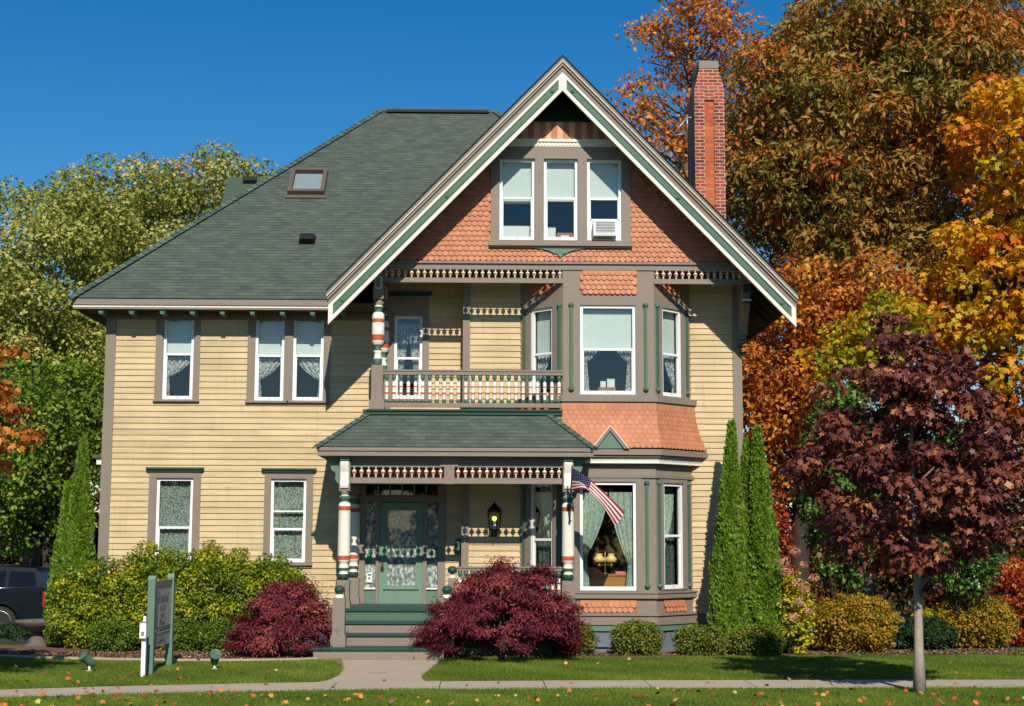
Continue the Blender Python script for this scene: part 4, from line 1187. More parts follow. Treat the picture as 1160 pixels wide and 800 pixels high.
# fluted frieze and spindles between the posts
zpz = lambda py: Z(py, YP, 515)
xmid = X(509, YP, 540)
fz = MB()
fz.box(FP, xpl + .1, xpr - .1, -.10, .02, zpz(529.5), z_pf0 + .02, M['taupe'])
n = 90
for i in range(n):
    u = xpl + .12 + (xpr - xpl - .24) * i / n
    fz.box(FP, u, u + 0.020, 0.0205, .034, zpz(525.5), zpz(520), M['taupe'])
fz.box(FP, xmid - .17, xmid + .17, .021, .045, zpz(529), z_pf0 + .015, M['taupe']); fz.box(FP, xmid - .095, xmid + .095, -.08, .05, zpz(548.5), zpz(529.2), M['taupe'])
fz.box(WORLD, xpl - .06, xpl + .06, -YA + .05, -YP - .11, zpz(526.5), z_pf0 + .02, M['taupe'])
part(fz, 'porch_beam', house)
frieze('spindle_frieze', FP, xpl + .1, xmid - .096, .02, zpz(548), zpz(541.5), zpz(529.6), 13)
frieze('spindle_frieze', FP, xmid + .096, xpr - .1, .02, zpz(548), zpz(541.5), zpz(529.6), 15)
frieze('spindle_frieze', Fr(xpl, YA - .05, -PI / 2), 0.05, YA - YP - .2, .03, zpz(548), zpz(541.5), zpz(529.5), 13)
PORCH = [(0, .080, 'green'), (.03, .105, 'dgreen'), (.07, .095, 'dgreen'), (.085, .075, 'cream'), (.11, .075, 'cream'), (.115, .10, 'green'), (.14, .10, 'green'), (.15, .085, 'cream'), (.195, .085, 'cream'), (.205, .105, 'cream'), (.225, .112, 'cream'), (.235, .115, 'rust'), (.275, .115, 'rust'), (.28, .112, 'cream'), (.30, .116, 'cream'), (.78, .112, 'cream'), (.785, .114, 'rust'), (.83, .114, 'rust'), (.835, .112, 'cream'), (.865, .10, 'cream'), (.88, .06, 'cream'), (.895, .08, 'green'), (.92, .108, 'green'), (.935, .11, 'green'), (.95, .08, 'green'), (.96, .06, 'cream'), (.975, .09, 'taupe'), (1, .095, 'taupe')]
z_floor = 0.86
def post_lower(x, y, z1=None):
    p = MB(); F_ = Fr(0, y, 0)
    zA, zB = zpz(657.5), zpz(557)
    p.box(F_, x - .115, x + .115, -.115, .115, z_floor - .02, zA, M['taupe']); p.box(F_, x - .135, x + .135, -.135, .135, z_floor - .02, z_floor + .12, M['taupe'])
    pr, mt = turned(zA, zB, PORCH); p.lathe(x, y, pr, mt, 22)
    p.box(F_, x - .10, x + .10, -.10, .10, zB, z_pf0 + .018, M['taupe'])
    if y == YP:
        zz = [zB + .02, zB + .10, zB + .30, zB + .45, z_pf0 - .1]
        p.prism([(0.1005, zB + .04), (.135, zB + .06), (.15, zB + .12), (.12, zB + .20), (.115, zB + .34), (.15, zB + .44), (.17, zB + .52), (.1005, zB + .56)], x - .075, x + .075, lambda p_, q_, a: F_(a, p_, q_), M['cream'])
        p.box(F_, x - .09, x + .09, .1005, .155, zB + .57, z_pf0 - .002, M['mint'])
    return part(p, 'porch_post', house)
post_lower(xpl, YP); post_lower(xpr, YP); post_lower(xpl + .03, YA - .13)
# scroll-sawn brackets beside the posts
def sawn(x, s, y):
    k = MB(); F_ = Fr(0, y, 0); ztop = z_pf0 - .005
    pf = [(0.1, 0), (.36, 0), (.365, -.05), (.30, -.09), (.25, -.12), (.27, -.18), (.25, -.25), (.19, -.29), (.17, -.34), (.19, -.40), (.16, -.46), (.12, -.50), (.1, -.52)]
    k.prism([(x + s * a, ztop + b_) for a, b_ in pf], y - .02, y + .02, ppl, M['mint']); part(k, 'sawn_bracket', house)
sawn(xpl, -1, YP); sawn(xpr, 1, YP)
# floor, steps
fl = MB()
xsl, xsr = X(392, -1.6, 700), X(512, -1.6, 700)
fl.box(WORLD, xpl - .20, BXC0 + .15, -YA + .03, 1.60, z_floor - .05, z_floor, M['dgreen']); fl.box(WORLD, xpl - .17, BXC0 + .15, -YA + .04, 1.57, z_floor - .22, z_floor - .051, M['green'])
fl.box(WORLD, xpl - .17, xpl - .13, -YA + .04, 1.56, 0.0, z_floor - .222, M['taupe'])
n = 34
for i in range(n):
    x_ = xsr + .05 + (BXC0 - .3 - xsr) * i / n; fl.box(WORLD, x_, x_ + .06, 1.50, 1.53, .02, z_floor - .222, M['green'])
part(fl, 'porch_floor', house)
st = MB()
hs = [z_floor - .22, z_floor - .42, z_floor - .63]
for i, zz in enumerate(hs):
    yy = 1.60 + .29 * (i + 1); xa = xsl - (.0 if i < 2 else .50); xb = xsr - .12
    if i == 2: st.box(WORLD, xa, xb + .03, 1.4, yy + .16, zz - .045, zz, M['dgreen']); st.box(WORLD, xa + .03, xb, 1.4, yy + .12, 0, zz - .046, M['taupe'])
    else: st.box(WORLD, xa, xb, 1.4, yy, zz - .042, zz, M['dgreen']); st.box(WORLD, xa, xb, 1.4, yy - .035, 0, zz - .043, M['taupe'])
part(st, 'step', house)
# worn dark patches are left to the paint; newels and stair rails
def newel(x, y, z0, z1, w=.11):
    nw = MB(); F_ = Fr(0, y, 0); nw.box(F_, x - w * 1.2, x + w * 1.2, -w * 1.2, w * 1.2, z0, z0 + .2, M['taupe']); nw.box(F_, x - w, x + w, -w, w, z0 + .2, z1 - .16, M['taupe'])
    nw.box(F_, x - w * .55, x + w * .55, w, w + .006, z0 + .28, z1 - .26, M['taupe'])
    nw.lathe(x, y, [(z1 - .16, w * .8), (z1 - .145, w * .72), (z1 - .11, w * .70), (z1 - .10, w * .4), (z1 - .085, w * .42), (z1 - .06, .075), (z1 - .035, .088), (z1, .088), (z1 + .03, .075), (z1 + .055, .04), (z1 + .06, 0)], [M['cream']] * 3 + [M['dgreen']] * 7, 18)
    return part(nw, 'newel_post', house)
yN = -2.34
xn1 = X(384, yN, 700); newel(xn1, yN, hs[2], Z(667, yN, 384)); xn2 = X(505, yN, 700); newel(xn2 + .02, yN, hs[2], Z(667, yN, 384))
newel(xsr, -1.52, z_floor, Z(645, -1.52, 511) , .075)
def stair_rail(x0, y0, z0, x1, y1, z1):
    k = MB(); a = Vector((x0, y0, z0)); b2 = Vector((x1, y1, z1))
    for dz, hw, hh in ((0, .05, .05), (-.62, .04, .05)):
        p = [a + Vector((0, 0, dz)), b2 + Vector((0, 0, dz))]
        k.prism([(-hw, -hh), (hw, -hh), (hw, hh), (-hw, hh)], 0, 1, lambda p_, q_, t: tuple(p[0].lerp(p[1], t) + Vector((p_, 0, q_))), M['taupe'])
    for i in range(7):
        c_ = a.lerp(b2, (i + .5) / 7); k.box(Fr(0, c_.y, 0), c_.x - .035, c_.x + .035, -.035, .035, c_.z - .58, c_.z - .045, M['mint'])
    part(k, 'stair_rail', house)
stair_rail(xn1, yN + .1, Z(684, yN, 384), xpl, YP - .12, Z(662, YP, 390))
stair_rail(xn2 + .02, yN + .1, Z(684, yN, 384), xsr, -1.58, Z(662, YP, 390))
balustrade(Fr(0, -1.5, 0), xsr + .08, xpr - .12, z_floor + .09, z_floor + .15, z_floor + .68, z_floor + .76, 17, 'porch_balustrade')

# --- front door ---------------------------------------------------------------
zA_ = lambda py: Z(py, YA, 455); xA_ = lambda px: X(px, YA, 620)
T = M['taupe']
df = MB()
u = [xA_(p_) for p_ in (407, 413.5, 426, 429.3, 479.2, 483.5, 496, 504.5)]
z_t0, z_t1, z_d0, z_d1, z_s0 = zA_(565), zA_(568.5), zA_(690), zA_(569), zA_(666)
df.box(FA, u[0], u[1], -.06, .045, z_d0, DOORH[3], T); df.box(FA, u[6], u[7], -.06, .045, z_d0, DOORH[3], T)
df.box(FA, u[2], u[3], -.06, .030, z_d0, z_t1, T); df.box(FA, u[4], u[5], -.06, .030, z_d0, z_t1, T)
df.box(FA, u[1], u[6], -.06, .040, z_t1, z_t0 + .04, T)
for a_, b_ in ((u[1], u[2]), (u[5], u[6])):
    df.box(FA, a_, b_, -.06, .02, z_s0 - .03, z_s0, M['cream']); df.box(FA, a_, b_, -.06, -.02, z_d0, z_s0 - .031, M['mint']); df.box(FA, a_ + .03, b_ - .03, -.0195, -.008, z_d0 + .05, z_s0 - .08, M['mint'])
df.box(FA, u[0] - .02, u[7] - .06, -.08, .12, z_d0 - .09, z_d0 - .001, M['green']); df.box(FA, u[0] - .04, u[7] - .03, .02, .20, z_floor + .001, z_d0 - .092, M['dgreen'])
fo = part(df, 'door_frame', house)
for a_, b_ in ((u[1], u[2]), (u[5], u[6])):
    g = MB(); g.box(FA, a_, b_, -.034, -.03, z_s0, z_t1, M['glass']); part(g, 'pane', fo)
    sheetm = MB(); sheet(sheetm, FA, lambda s, t_, a_=a_, b_=b_: (a_ + (b_ - a_) * s, -.06 + .004 * math.sin(s * 25), z_s0 + (z_t1 - z_s0) * t_), 10, 2, M['lace_white']); part(sheetm, 'curtain', fo)
tr = MB(); w6 = (u[6] - u[1]) / 6
tr.box(FA, u[1], u[6], -.045, -.001, z_t0 + .041, z_t0 + .075, M['taupe']); tr.box(FA, u[1], u[6], -.045, -.001, DOORH[3] - .035, DOORH[3], M['taupe'])
for i in range(7):
    xx = u[1] + w6 * i; tr.box(FA, max(u[1], xx - .014), min(u[6], xx + .014), -.045, -.003, z_t0 + .0755, DOORH[3] - .0355, M['taupe'])
tro = part(tr, 'transom', fo)
g = MB(); g.box(FA, u[1], u[6], -.034, -.03, z_t0 + .07, DOORH[3] - .03, M['glass']); part(g, 'pane', tro)
dr = MB(); D0, D1 = -.055, -.008; gx_0, gx_1, gz_0, gz_1 = xA_(438.8), xA_(471.2), zA_(663.4), zA_(578.5); G_ = M['door_green']
a_, b_ = u[3] + .004, u[4] - .004
dr.box(FA, a_, gx_0, D0, D1, z_d0, z_d1 - .006, G_); dr.box(FA, gx_1, b_, D0, D1, z_d0, z_d1 - .006, G_); dr.box(FA, gx_0, gx_1, D0, D1, gz_1, z_d1 - .006, G_); dr.box(FA, gx_0, gx_1, D0, D1, z_d0, gz_0, G_)
dr.box(FA, gx_0 - .07, gx_1 + .07, D1 + .0005, D1 + .035, gz_0 - .075, gz_0 - .035, G_); dr.box(FA, gx_0 - .03, gx_1 + .03, D1 + .0005, D1 + .010, z_d0 + .06, gz_0 - .10, G_)
for p_ in ((gx_0 - .02, gx_0, gz_0 - .02, gz_1 + .02), (gx_1, gx_1 + .02, gz_0 - .02, gz_1 + .02)): dr.box(FA, p_[0], p_[1], D1 + .0005, D1 + .014, p_[2], p_[3], G_)
do = part(dr, 'door', house)
g = MB(); g.box(FA, gx_0, gx_1, -.034, -.03, gz_0, gz_1, M['glass']); part(g, 'pane', do)
sm = MB(); sheet(sm, FA, lambda s, t_: (gx_0 + (gx_1 - gx_0) * s, -.054 + .004 * math.sin(s * 50), gz_0 + (gz_1 - gz_0) * t_), 24, 2, M['lace_white']); part(sm, 'curtain', do)
k = MB(); kx, kz = xA_(433.3), zA_(642)
k.box(FA, kx - .03, kx + .03, D1 + .0005, D1 + .012, kz - .10, kz + .10, M['brass'])
ax = Matrix.Translation(Vector(FA(kx, D1 + .012, kz - .02))) @ Matrix.Rotation(PI / 2, 4, 'X'); k.lathe(0, 0, [(0, .014), (.03, .014), (.035, .03), (.06, .032), (.07, .0)], M['brass'], 14, ax); part(k, 'door_handle', do)

# house number, one under the other on the corner board
def text(s, size, fr, u_, d_, z_, mat, root, name, ext=0.004, align='CENTER', font_sx=1.0, shear=0.0):
    cu = bpy.data.curves.new(name, 'FONT'); cu.body = s; cu.size = size; cu.extrude = ext; cu.align_x = align; cu.align_y = 'CENTER'; cu.shear = shear
    ob = bpy.data.objects.new(name + '_tmp', cu); COL.objects.link(ob); dg = bpy.context.evaluated_depsgraph_get()
    me = bpy.data.meshes.new_from_object(ob.evaluated_get(dg)); bpy.data.objects.remove(ob); bpy.data.curves.remove(cu)
    R = Matrix(((fr.U[0] * font_sx, 0, fr.Nn[0], 0), (fr.U[1] * font_sx, 0, fr.Nn[1], 0), (0, 1, 0, 0), (0, 0, 0, 1)))
    me.transform(Matrix.Translation(Vector(fr(u_, d_, z_))) @ R)
    me.materials.clear(); me.materials.append(mat)
    o = bpy.data.objects.new(name, me); COL.objects.link(o); o.parent = root
    l = Vector((0, 0, 0)); r = root
    while r is not None: l += r.location; r = r.parent
    o.location = -l; return o
for ch, py in (('5', 601), ('0', 607.5), ('1', 613.5)):
    text(ch, .115, FB, XS + .028, .047, Z(py, YB, 527), M['white'], house, 'house_number', .004)

# mailbox
mbx = MB(); xm0, xm1 = X(515.5, YA - .06, 618), X(523, YA - .06, 618); zm0, zm1 = Z(627, YA - .06, 519), Z(612, YA - .06, 519)
mbx.prism([(.027, zm0), (.11, zm0), (.13, zm0 + .05), (.13, zm1 - .05), (.10, zm1), (.027, zm1 + .02)], xm0, xm1 + .03, lambda p_, q_, a: FA(a, p_, q_), M['green']); mbx.box(FA, xm0 - .01, xm1 + .04, .03, .14, zm1 - .055, zm1 - .045, M['dgreen'])
tag(part(mbx, 'mailbox', house))

# wall lantern
lx, lzb, lzt = X(560, YB - .2, 590), Z(608, YB - .2, 560), Z(568, YB - .2, 560)
H_ = lzt - lzb; ly = YB - .24
lt = MB(); lt.box(FB, lx - .06, lx + .06, .026, .045, lzb - .0, lzb + .28, M['black'])
lt.tube([FB(lx, .04, lzb + .1), FB(lx, .12, lzb + .02), FB(lx, .24, lzb + .04)], [.016, .014, .014], M['black'], 8)
lt.lathe(lx, ly, [(lzb, .004), (lzb + .05, .018), (lzb + .10, .085), (lzb + .14, .10)], M['black'], 6)
lt.lathe(lx, ly, [(lzb + H_ * .70, .145), (lzb + H_ * .76, .13), (lzb + H_ * .86, .07), (lzb + H_ * .92, .035), (lzb + H_, .004)], M['black'], 6)
for i in range(6):
    a = 2 * PI * i / 6; ca, sa = math.cos(a), math.sin(a)
    lt.tube([(lx + .095 * ca, ly + .095 * sa, lzb + .13), (lx + .13 * ca, ly + .13 * sa, lzb + H_ * .71)], [.010, .010], M['black'], 6)
lt.lathe(lx, ly, [(lzb + .14, .085), (lzb + .20, .085), (lzb + .205, .09), (lzb + .21, .03), (lzb + .30, .02)], M['pale'], 12)
lo_ = part(lt, 'wall_lantern', house)
g = MB(); g.lathe(lx, ly, [(lzb + .13, .088), (lzb + H_ * .71, .122)], M['glass'], 6); part(g, 'pane', lo_)
m, t, b = new_mat('lit_bulb'); b.inputs['Emission Color'].default_value = (1, .72, .12, 1); b.inputs['Emission Strength'].default_value = 1.6; b.inputs['Base Color'].default_value = (.9, .7, .2, 1); M['bulb'] = m
g = MB(); zb_ = lzb + H_ * .44; g.lathe(lx, ly, [(zb_, .02), (zb_ + .02, .038), (zb_ + .05, .047), (zb_ + .08, .038), (zb_ + .095, .0)], M['bulb'], 12); part(g, 'bulb', lo_)
# chains hanging from the porch ceiling
for px in (541, 588):
    k = MB(); xx = X(px, -.6, 555); zt_ = z_pf0 + .02; zb_ = Z(562, -.6, px)
    nl = 14
    for i in range(nl):
        za = zt_ - (zt_ - zb_) * i / nl; zb2 = zt_ - (zt_ - zb_) * (i + 1) / nl
        k.tube([(xx + (.008 if i % 2 else 0), -.6, za), (xx + (0 if i % 2 else .008), -.6, zb2)], [.008, .008], M['grey_metal'], 5)
    part(k, 'hanging_chain', house)

# --- main roof ----------------------------------------------------------------
XER = 5.62; XRL = X(432, RYB, 124); XRR = X(561, RYB, 126); YBK = BACK + .6
mr = MB()
xv = XG - (ZG - ZE) / SL * 1.0         # where the left gable slope meets the front eave
f0 = -0.17
XVR = XRR + (ZRG - ZG + .02) / (ZRG - ZE) * (XER - XRR)
front = [(XEL, f0, ZE), (xv + 0.02, f0, ZE), (XG, yv, ZG - .02), (XVR, yv, ZG - .02), (XRR, RYB, ZRG), (XRL, RYB, ZRG)]
PTd = Vector((0, RYB - f0, ZRG - ZE)).normalized()
# cut at the valley: quads/triangles kept planar
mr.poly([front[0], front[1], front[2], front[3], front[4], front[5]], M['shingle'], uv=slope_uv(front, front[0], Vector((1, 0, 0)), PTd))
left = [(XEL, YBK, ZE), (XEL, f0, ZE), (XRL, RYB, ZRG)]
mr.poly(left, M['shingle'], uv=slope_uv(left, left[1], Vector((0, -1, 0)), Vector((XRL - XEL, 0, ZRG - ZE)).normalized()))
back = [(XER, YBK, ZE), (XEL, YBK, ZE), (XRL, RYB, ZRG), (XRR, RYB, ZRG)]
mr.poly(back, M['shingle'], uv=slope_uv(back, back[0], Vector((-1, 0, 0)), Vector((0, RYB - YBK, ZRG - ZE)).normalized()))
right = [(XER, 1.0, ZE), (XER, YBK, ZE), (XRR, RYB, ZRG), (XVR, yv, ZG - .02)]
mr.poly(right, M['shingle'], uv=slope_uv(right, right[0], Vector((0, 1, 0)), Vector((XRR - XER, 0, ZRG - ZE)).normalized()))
ro = part(mr, 'roof', house)
hc = MB(); hipcap(hc, (XEL - .02, f0 - .02, ZE), (XRL, RYB, ZRG), .13, .16); part(hc, 'hip_cap', ro)
hc = MB(); hipcap(hc, (XVR, yv, ZG), (XRR, RYB, ZRG), .13, .16); part(hc, 'hip_cap', ro)
hc = MB(); hc.box(WORLD, XRL + .1, XRR - .12, -RYB - .16, -RYB + .16, ZRG - .09, ZRG - .018, M['hipcap']); hc.box(WORLD, XRL + .15, XRR - .16, -RYB + .16, -RYB + .19, ZRG - .11, ZRG - .055, M['shingle_edge']); part(hc, 'ridge_vent', ro)
# eaves
ea = MB(); zf1, zf0 = ZE - .012, Z(350.3, f0, 230)
xgl = XG - XT + .02
ea.box(WORLD, XEL + .05, xgl + .25, .10, .145, zf0, zf1 - .005, M['taupe']); ea.box(WORLD, XEL + .03, xgl + .1, .1455, .165, zf0 + .08, zf1, M['taupe']); ea.box(WORLD, XEL + .045, xgl + .12, .1455, .155, zf0 + .035, zf0 + .06, M['cream'])
ea.box(WORLD, XEL + .03, xgl + .1, .05, .18, ZE - .011, ZE - .001, M['shingle_edge'])
ea.box(WORLD, XEL + .05, XEL + .095, -YBK + .05, .0995, zf0, zf1, M['taupe'])
ea.box(WORLD, XEL + .096, xgl + .9, -YA - .02, .0995, zf0 + .03, zf0 + .05, M['soffit']); ea.box(WORLD, XEL + .096, XL + .05, -YBK + .06, -YA - .021, zf0 + .03, zf0 + .05, M['soffit'])
ea.box(WORLD, XL, xgl + .7, -YA - .0, -YA + .05, zf0 - .12, zf0 + .029, M['taupe'])
eo = part(ea, 'eave', house)
for i, px in enumerate((114.5, 149, 184, 218, 252, 286, 320, 354, 388)):
    k = MB(); xx = X(px, -.08, 350); k.box(WORLD, xx - .042, xx + .042, -YA + .06, .085, zf0 - .085, zf0 + .03, M['mint']); k.box(WORLD, xx - .046, xx + .046, .0855, .095, zf0 - .06, zf0 - .001, M['mint']); part(k, 'eave_block', eo)
# skylight and roof vent
def on_roof(px, py):
    d = ray(px, py); n_ = Vector((0, -PTd.z, PTd.y)); p0 = Vector((0, f0, ZE)); tt = (p0 - CAM).dot(n_) / d.dot(n_); return CAM + d * tt
RUp = Vector((1, 0, 0)); RN = Vector((0, -PTd.z, PTd.y))
def roof_box(mb, p, w_, v0, v1, n0, n1, m, u_off=0.0):
    base = Vector(p); vs = []
    mb.prism([(u_off - w_ / 2, v0), (u_off + w_ / 2, v0), (u_off + w_ / 2, v1), (u_off - w_ / 2, v1)], n0, n1, lambda a_, b_, c_: tuple(base + RUp * a_ + PTd * b_ + RN * c_), m)
p = on_roof(346.5, 222)
skl = MB(); ws, hs_ = .80, 1.0
for u0_, v0_, wd, h0, h1 in ((-ws / 2 + .045, 0, .09, 0, hs_), (ws / 2 - .045, 0, .09, 0, hs_)): roof_box(skl, p, wd, 0, hs_, -.02, .13, M['brown_frame'] if 'brown_frame' in M else M['soffit'], u0_)
roof_box(skl, p, ws - .18, 0, .09, -.02, .129, M['soffit']); roof_box(skl, p, ws - .18, hs_ - .09, hs_, -.02, .129, M['soffit']); roof_box(skl, p, ws + .10, -.12, -.001, .0, .03, M['soffit']); roof_box(skl, p, ws - .17, .08, hs_ - .08, .01, .02, plain('skylight_shade', S(150, 160, 164), .7))
so_ = part(skl, 'skylight', ro); g = MB(); roof_box(g, p, ws - .17, .085, hs_ - .085, .10, .106, M['glass']); part(g, 'pane', so_)
p = on_roof(347.5, 277); vt = MB(); roof_box(vt, p, .34, 0, .30, 0, .02, M['black']); vt.prism([(0, .02), (.0, .14), (.10, .17), (.27, .10), (.29, .02)], -.145, .145, lambda a_, b_, c_: tuple(Vector(p) + RUp * c_ + PTd * a_ + RN * b_), M['black_gloss'] if 'black_gloss' in M else M['black']); part(vt, 'roof_vent', ro)
# rear cross-gable peeping over the left hip, with its vent
p = Vector((X(277, 7.2, 204), 7.2, Z(204, 7.2, 277)))
k = MB(); k.prism([(-.70, -2.7), (-.62, -1.1), (-.34, 0), (.42, 0), (1.2, -1.1), (1.9, -2.7)], 6.9, 8.6, lambda a_, b_, c_: (p.x + a_, c_, p.z + b_), M['hipcap']); k.box(Fr(0, 6.89, 0), p.x + .02, p.x + .36, 0, .08, p.z - .10, p.z - .02, M['black']); part(k, 'rear_dormer', ro)
# little side porch roof on the left flank
k = MB(); ys = 2.6; xs0 = X(104.5, ys, 517); k.box(WORLD, xs0, XL, -5, -ys, Z(519, ys, 110), Z(515, ys, 110), M['hipcap']); k.box(WORLD, xs0 + .08, XL, -4.9, -ys - .05, Z(526, ys, 110), Z(519, ys, 110) - .002, M['cream']); k.box(WORLD, xs0 + .2, xs0 + .32, -2.9, -2.78, 0, Z(526, ys, 110), M['cream']); part(k, 'side_porch', house)

# --- chimney -------------------------------------------------------------------
ych = 4.0; cx0_, cx1_ = X(787.5, ych, 180), X(821.5, ych, 180); zt_ = Z(77, ych, 803); zs_ = Z(101, ych, 803); tx0, tx1 = X(792.5, ych, 80), X(813.5, ych, 80); dep = 1.25
ch = MB()
def brick_face(mb, pts, m, ud): mb.poly(pts, m, uv=slope_uv(pts, pts[0], Vector(ud), Vector((0, 0, 1))))
zlow = 5.5; cw_ = (cx1_ - cx0_)
c1, c2 = cx0_ + cw_ * .33, cx0_ + cw_ * .66
brick_face(ch, [(cx0_, ych, zlow), (c1, ych, zlow), (c1, ych, zs_), (cx0_, ych, zs_)], M['brick'], (1, 0, 0)); brick_face(ch, [(c2, ych, zlow), (cx1_, ych, zlow), (cx1_, ych, zs_), (c2, ych, zs_)], M['brick'], (1, 0, 0))
zp1 = zs_ - .25
brick_face(ch, [(c1, ych + .05, zlow), (c2, ych + .05, zlow), (c2, ych + .05, zp1), (c1, ych + .05, zp1)], M['brick_orange'], (1, 0, 0)); brick_face(ch, [(c1, ych, zp1), (c2, ych, zp1), (c2, ych, zs_), (c1, ych, zs_)], M['brick'], (1, 0, 0))
brick_face(ch, [(c1, ych, zlow), (c1, ych + .05, zlow), (c1, ych + .05, zp1), (c1, ych, zp1)], M['brick'], (0, 1, 0)); brick_face(ch, [(c2, ych + .05, zlow), (c2, ych, zlow), (c2, ych, zp1), (c2, ych + .05, zp1)], M['brick'], (0, 1, 0)); ch.poly([(c1, ych, zp1), (c2, ych, zp1), (c2, ych + .05, zp1), (c1, ych + .05, zp1)], M['brick'], uv=[(0, 0), (.2, 0), (.2, .05), (0, .05)])
brick_face(ch, [(cx0_, ych + dep, zlow), (cx0_, ych, zlow), (cx0_, ych, zs_), (cx0_, ych + dep, zs_)], M['brick'], (0, -1, 0)); brick_face(ch, [(cx1_, ych, zlow), (cx1_, ych + dep, zlow), (cx1_, ych + dep, zs_), (cx1_, ych, zs_)], M['brick'], (0, 1, 0)); brick_face(ch, [(cx1_, ych + dep, zlow), (cx0_, ych + dep, zlow), (cx0_, ych + dep, zs_), (cx1_, ych + dep, zs_)], M['brick'], (-1, 0, 0))
ti = .15
brick_face(ch, [(cx0_, ych, zs_), (cx1_, ych, zs_), (tx1, ych + .03, zt_), (tx0, ych + .03, zt_)], M['brick'], (1, 0, 0)); brick_face(ch, [(cx0_, ych + dep, zs_), (cx0_, ych, zs_), (tx0, ych + .03, zt_), (tx0, ych + dep - ti, zt_)], M['brick'], (0, -1, 0)); brick_face(ch, [(cx1_, ych, zs_), (cx1_, ych + dep, zs_), (tx1, ych + dep - ti, zt_), (tx1, ych + .03, zt_)], M['brick'], (0, 1, 0)); brick_face(ch, [(cx1_, ych + dep, zs_), (cx0_, ych + dep, zs_), (tx0, ych + dep - ti, zt_), (tx1, ych + dep - ti, zt_)], M['brick'], (-1, 0, 0))
cho = part(ch, 'chimney', house)
k = MB(); k.box(WORLD, tx0 - .01, tx1 + .01, -ych - dep + ti, -ych - .02, zt_ + .001, Z(68.5, ych, 803), M['cap']); part(k, 'chimney_cap', cho)
k = MB(); zb_ = Z(133, ych + .3, 775); xb_ = X(778.5, ych + .3, 140); x2_ = X(762, ych + .3, 153); z2_ = Z(154, ych + .3, 765)
k.tube([(xb_, ych + .3, Z(130, ych + .3, 778)), (xb_, ych + .3, Z(152, ych + .3, 778))], [.025, .025], M['grey_metal'], 6); k.tube([(xb_, ych + .3, zb_), (x2_, ych + .3, z2_)], [.025, .025], M['grey_metal'], 6); k.tube([(xb_, ych + .3, Z(151, ych + .3, 778)), (x2_, ych + .3, z2_)], [.022, .022], M['grey_metal'], 6)
k.tube([(xb_, ych + .3, zb_), (cx0_ + .02, ych + .3, zb_ - .02)], [.022, .022], M['grey_metal'], 6); part(k, 'chimney_bracket', cho)

# ================================================================== GROUND
def gz(x, y):
    """ground height: flat by the house, dipping towards the driveway behind on the left"""
    def ss(a, b2, v):
        t_ = min(1, max(0, (v - a) / (b2 - a))); return t_ * t_ * (3 - 2 * t_)
    return -0.42 * ss(1.5, 8, y) * ss(-8.2, -9.6, x) if False else -0.42 * ss(1.5, 8, y) * (1 - ss(-9.6, -8.2, x))
gb = MB()
xs = [-400, -150, -60, -30, -20, -16] + [-14 + i * .5 for i in range(14)] + [-7, -4, 0, 5, 12, 20, 40, 100, 400]
ys = [-120, -60, -34, -26, -18, -10, -4, 0] + [1 + i * .5 for i in range(18)] + [12, 16, 24, 40, 80, 200, 500]
for i in range(len(xs) - 1):
    for j in range(len(ys) - 1):
        P = [(xs[i], ys[j]), (xs[i + 1], ys[j]), (xs[i + 1], ys[j + 1]), (xs[i], ys[j + 1])]
        gb.poly([(x, y, gz(x, y) - .012) for x, y in P], M['soil'], smooth=True)
gnd = gb.build('ground'); tag(gnd, 'lawn earth under the grass', None, None, 'structure')

def gpts(L): return [G(*p) for p in L]
# sidewalk: a gently bent strip, extended beyond both edges of the picture
top_px = [(0, 783.2), (100, 780), (200, 777.5), (390, 774.2), (480, 773.2), (700, 772.4), (1160, 771.5)]
bot_px = [(0, 791), (100, 787.8), (200, 785.4), (390, 782), (480, 781.2), (700, 780.5), (1160, 779.6)]
TP, BP = gpts(top_px), gpts(bot_px)
def extend(Pp):
    a = (Pp[0][0] - 40, Pp[0][1] - 40 * (Pp[1][1] - Pp[0][1]) / (Pp[1][0] - Pp[0][0])); b2 = (Pp[-1][0] + 40, Pp[-1][1] + 40 * (Pp[-1][1] - Pp[-2][1]) / (Pp[-1][0] - Pp[-2][0]))
    return [a] + Pp + [b2]
TP, BP = extend(TP), extend(BP)
def slab(name, outline, z0, z1, m, label=None, kind='structure'):
    s = MB(); s.prism(outline, z0, z1, lambda p, q_, a: (p, q_, a), m); o = s.build(name); tag(o, label, None, None, kind); return o
def lerp_at(Pp, x):
    for (xa, ya), (xb, yb) in zip(Pp[:-1], Pp[1:]):
        if xa <= x <= xb: return ya + (yb - ya) * (x - xa) / (xb - xa)
    return Pp[-1][1]
sw = MB(); x = -28.0
while x < 30:
    L = 1.52; a, b2 = x + .006, x + L - .006
    sw.prism([(a, lerp_at(BP, a)), (b2, lerp_at(BP, b2)), (b2, lerp_at(TP, b2)), (a, lerp_at(TP, a))], -.05, .022 + random.uniform(-.003, .003), lambda p, q_, z: (p, q_, z), M['concrete']); x += L
tag(sw.build('sidewalk'), None, None, None, 'structure')
walk_px = [(366, 743.2), (505, 743.2), (498, 750), (488, 759), (479, 766), (477.5, 769.5), (482, 772.6), (357, 774.3), (372, 772), (383, 767), (388.5, 760), (387, 754), (378, 750)]
WP = gpts(walk_px)
WP[0] = (WP[0][0], -2.62); WP[1] = (WP[1][0], -2.62)
tj = lerp_at(TP, WP[6][0]) + .004; WP[6] = (WP[6][0], tj); WP[7] = (WP[7][0], lerp_at(TP, WP[7][0]) + .004)
slab('front_walk', WP, -.05, .020, M['concrete'])
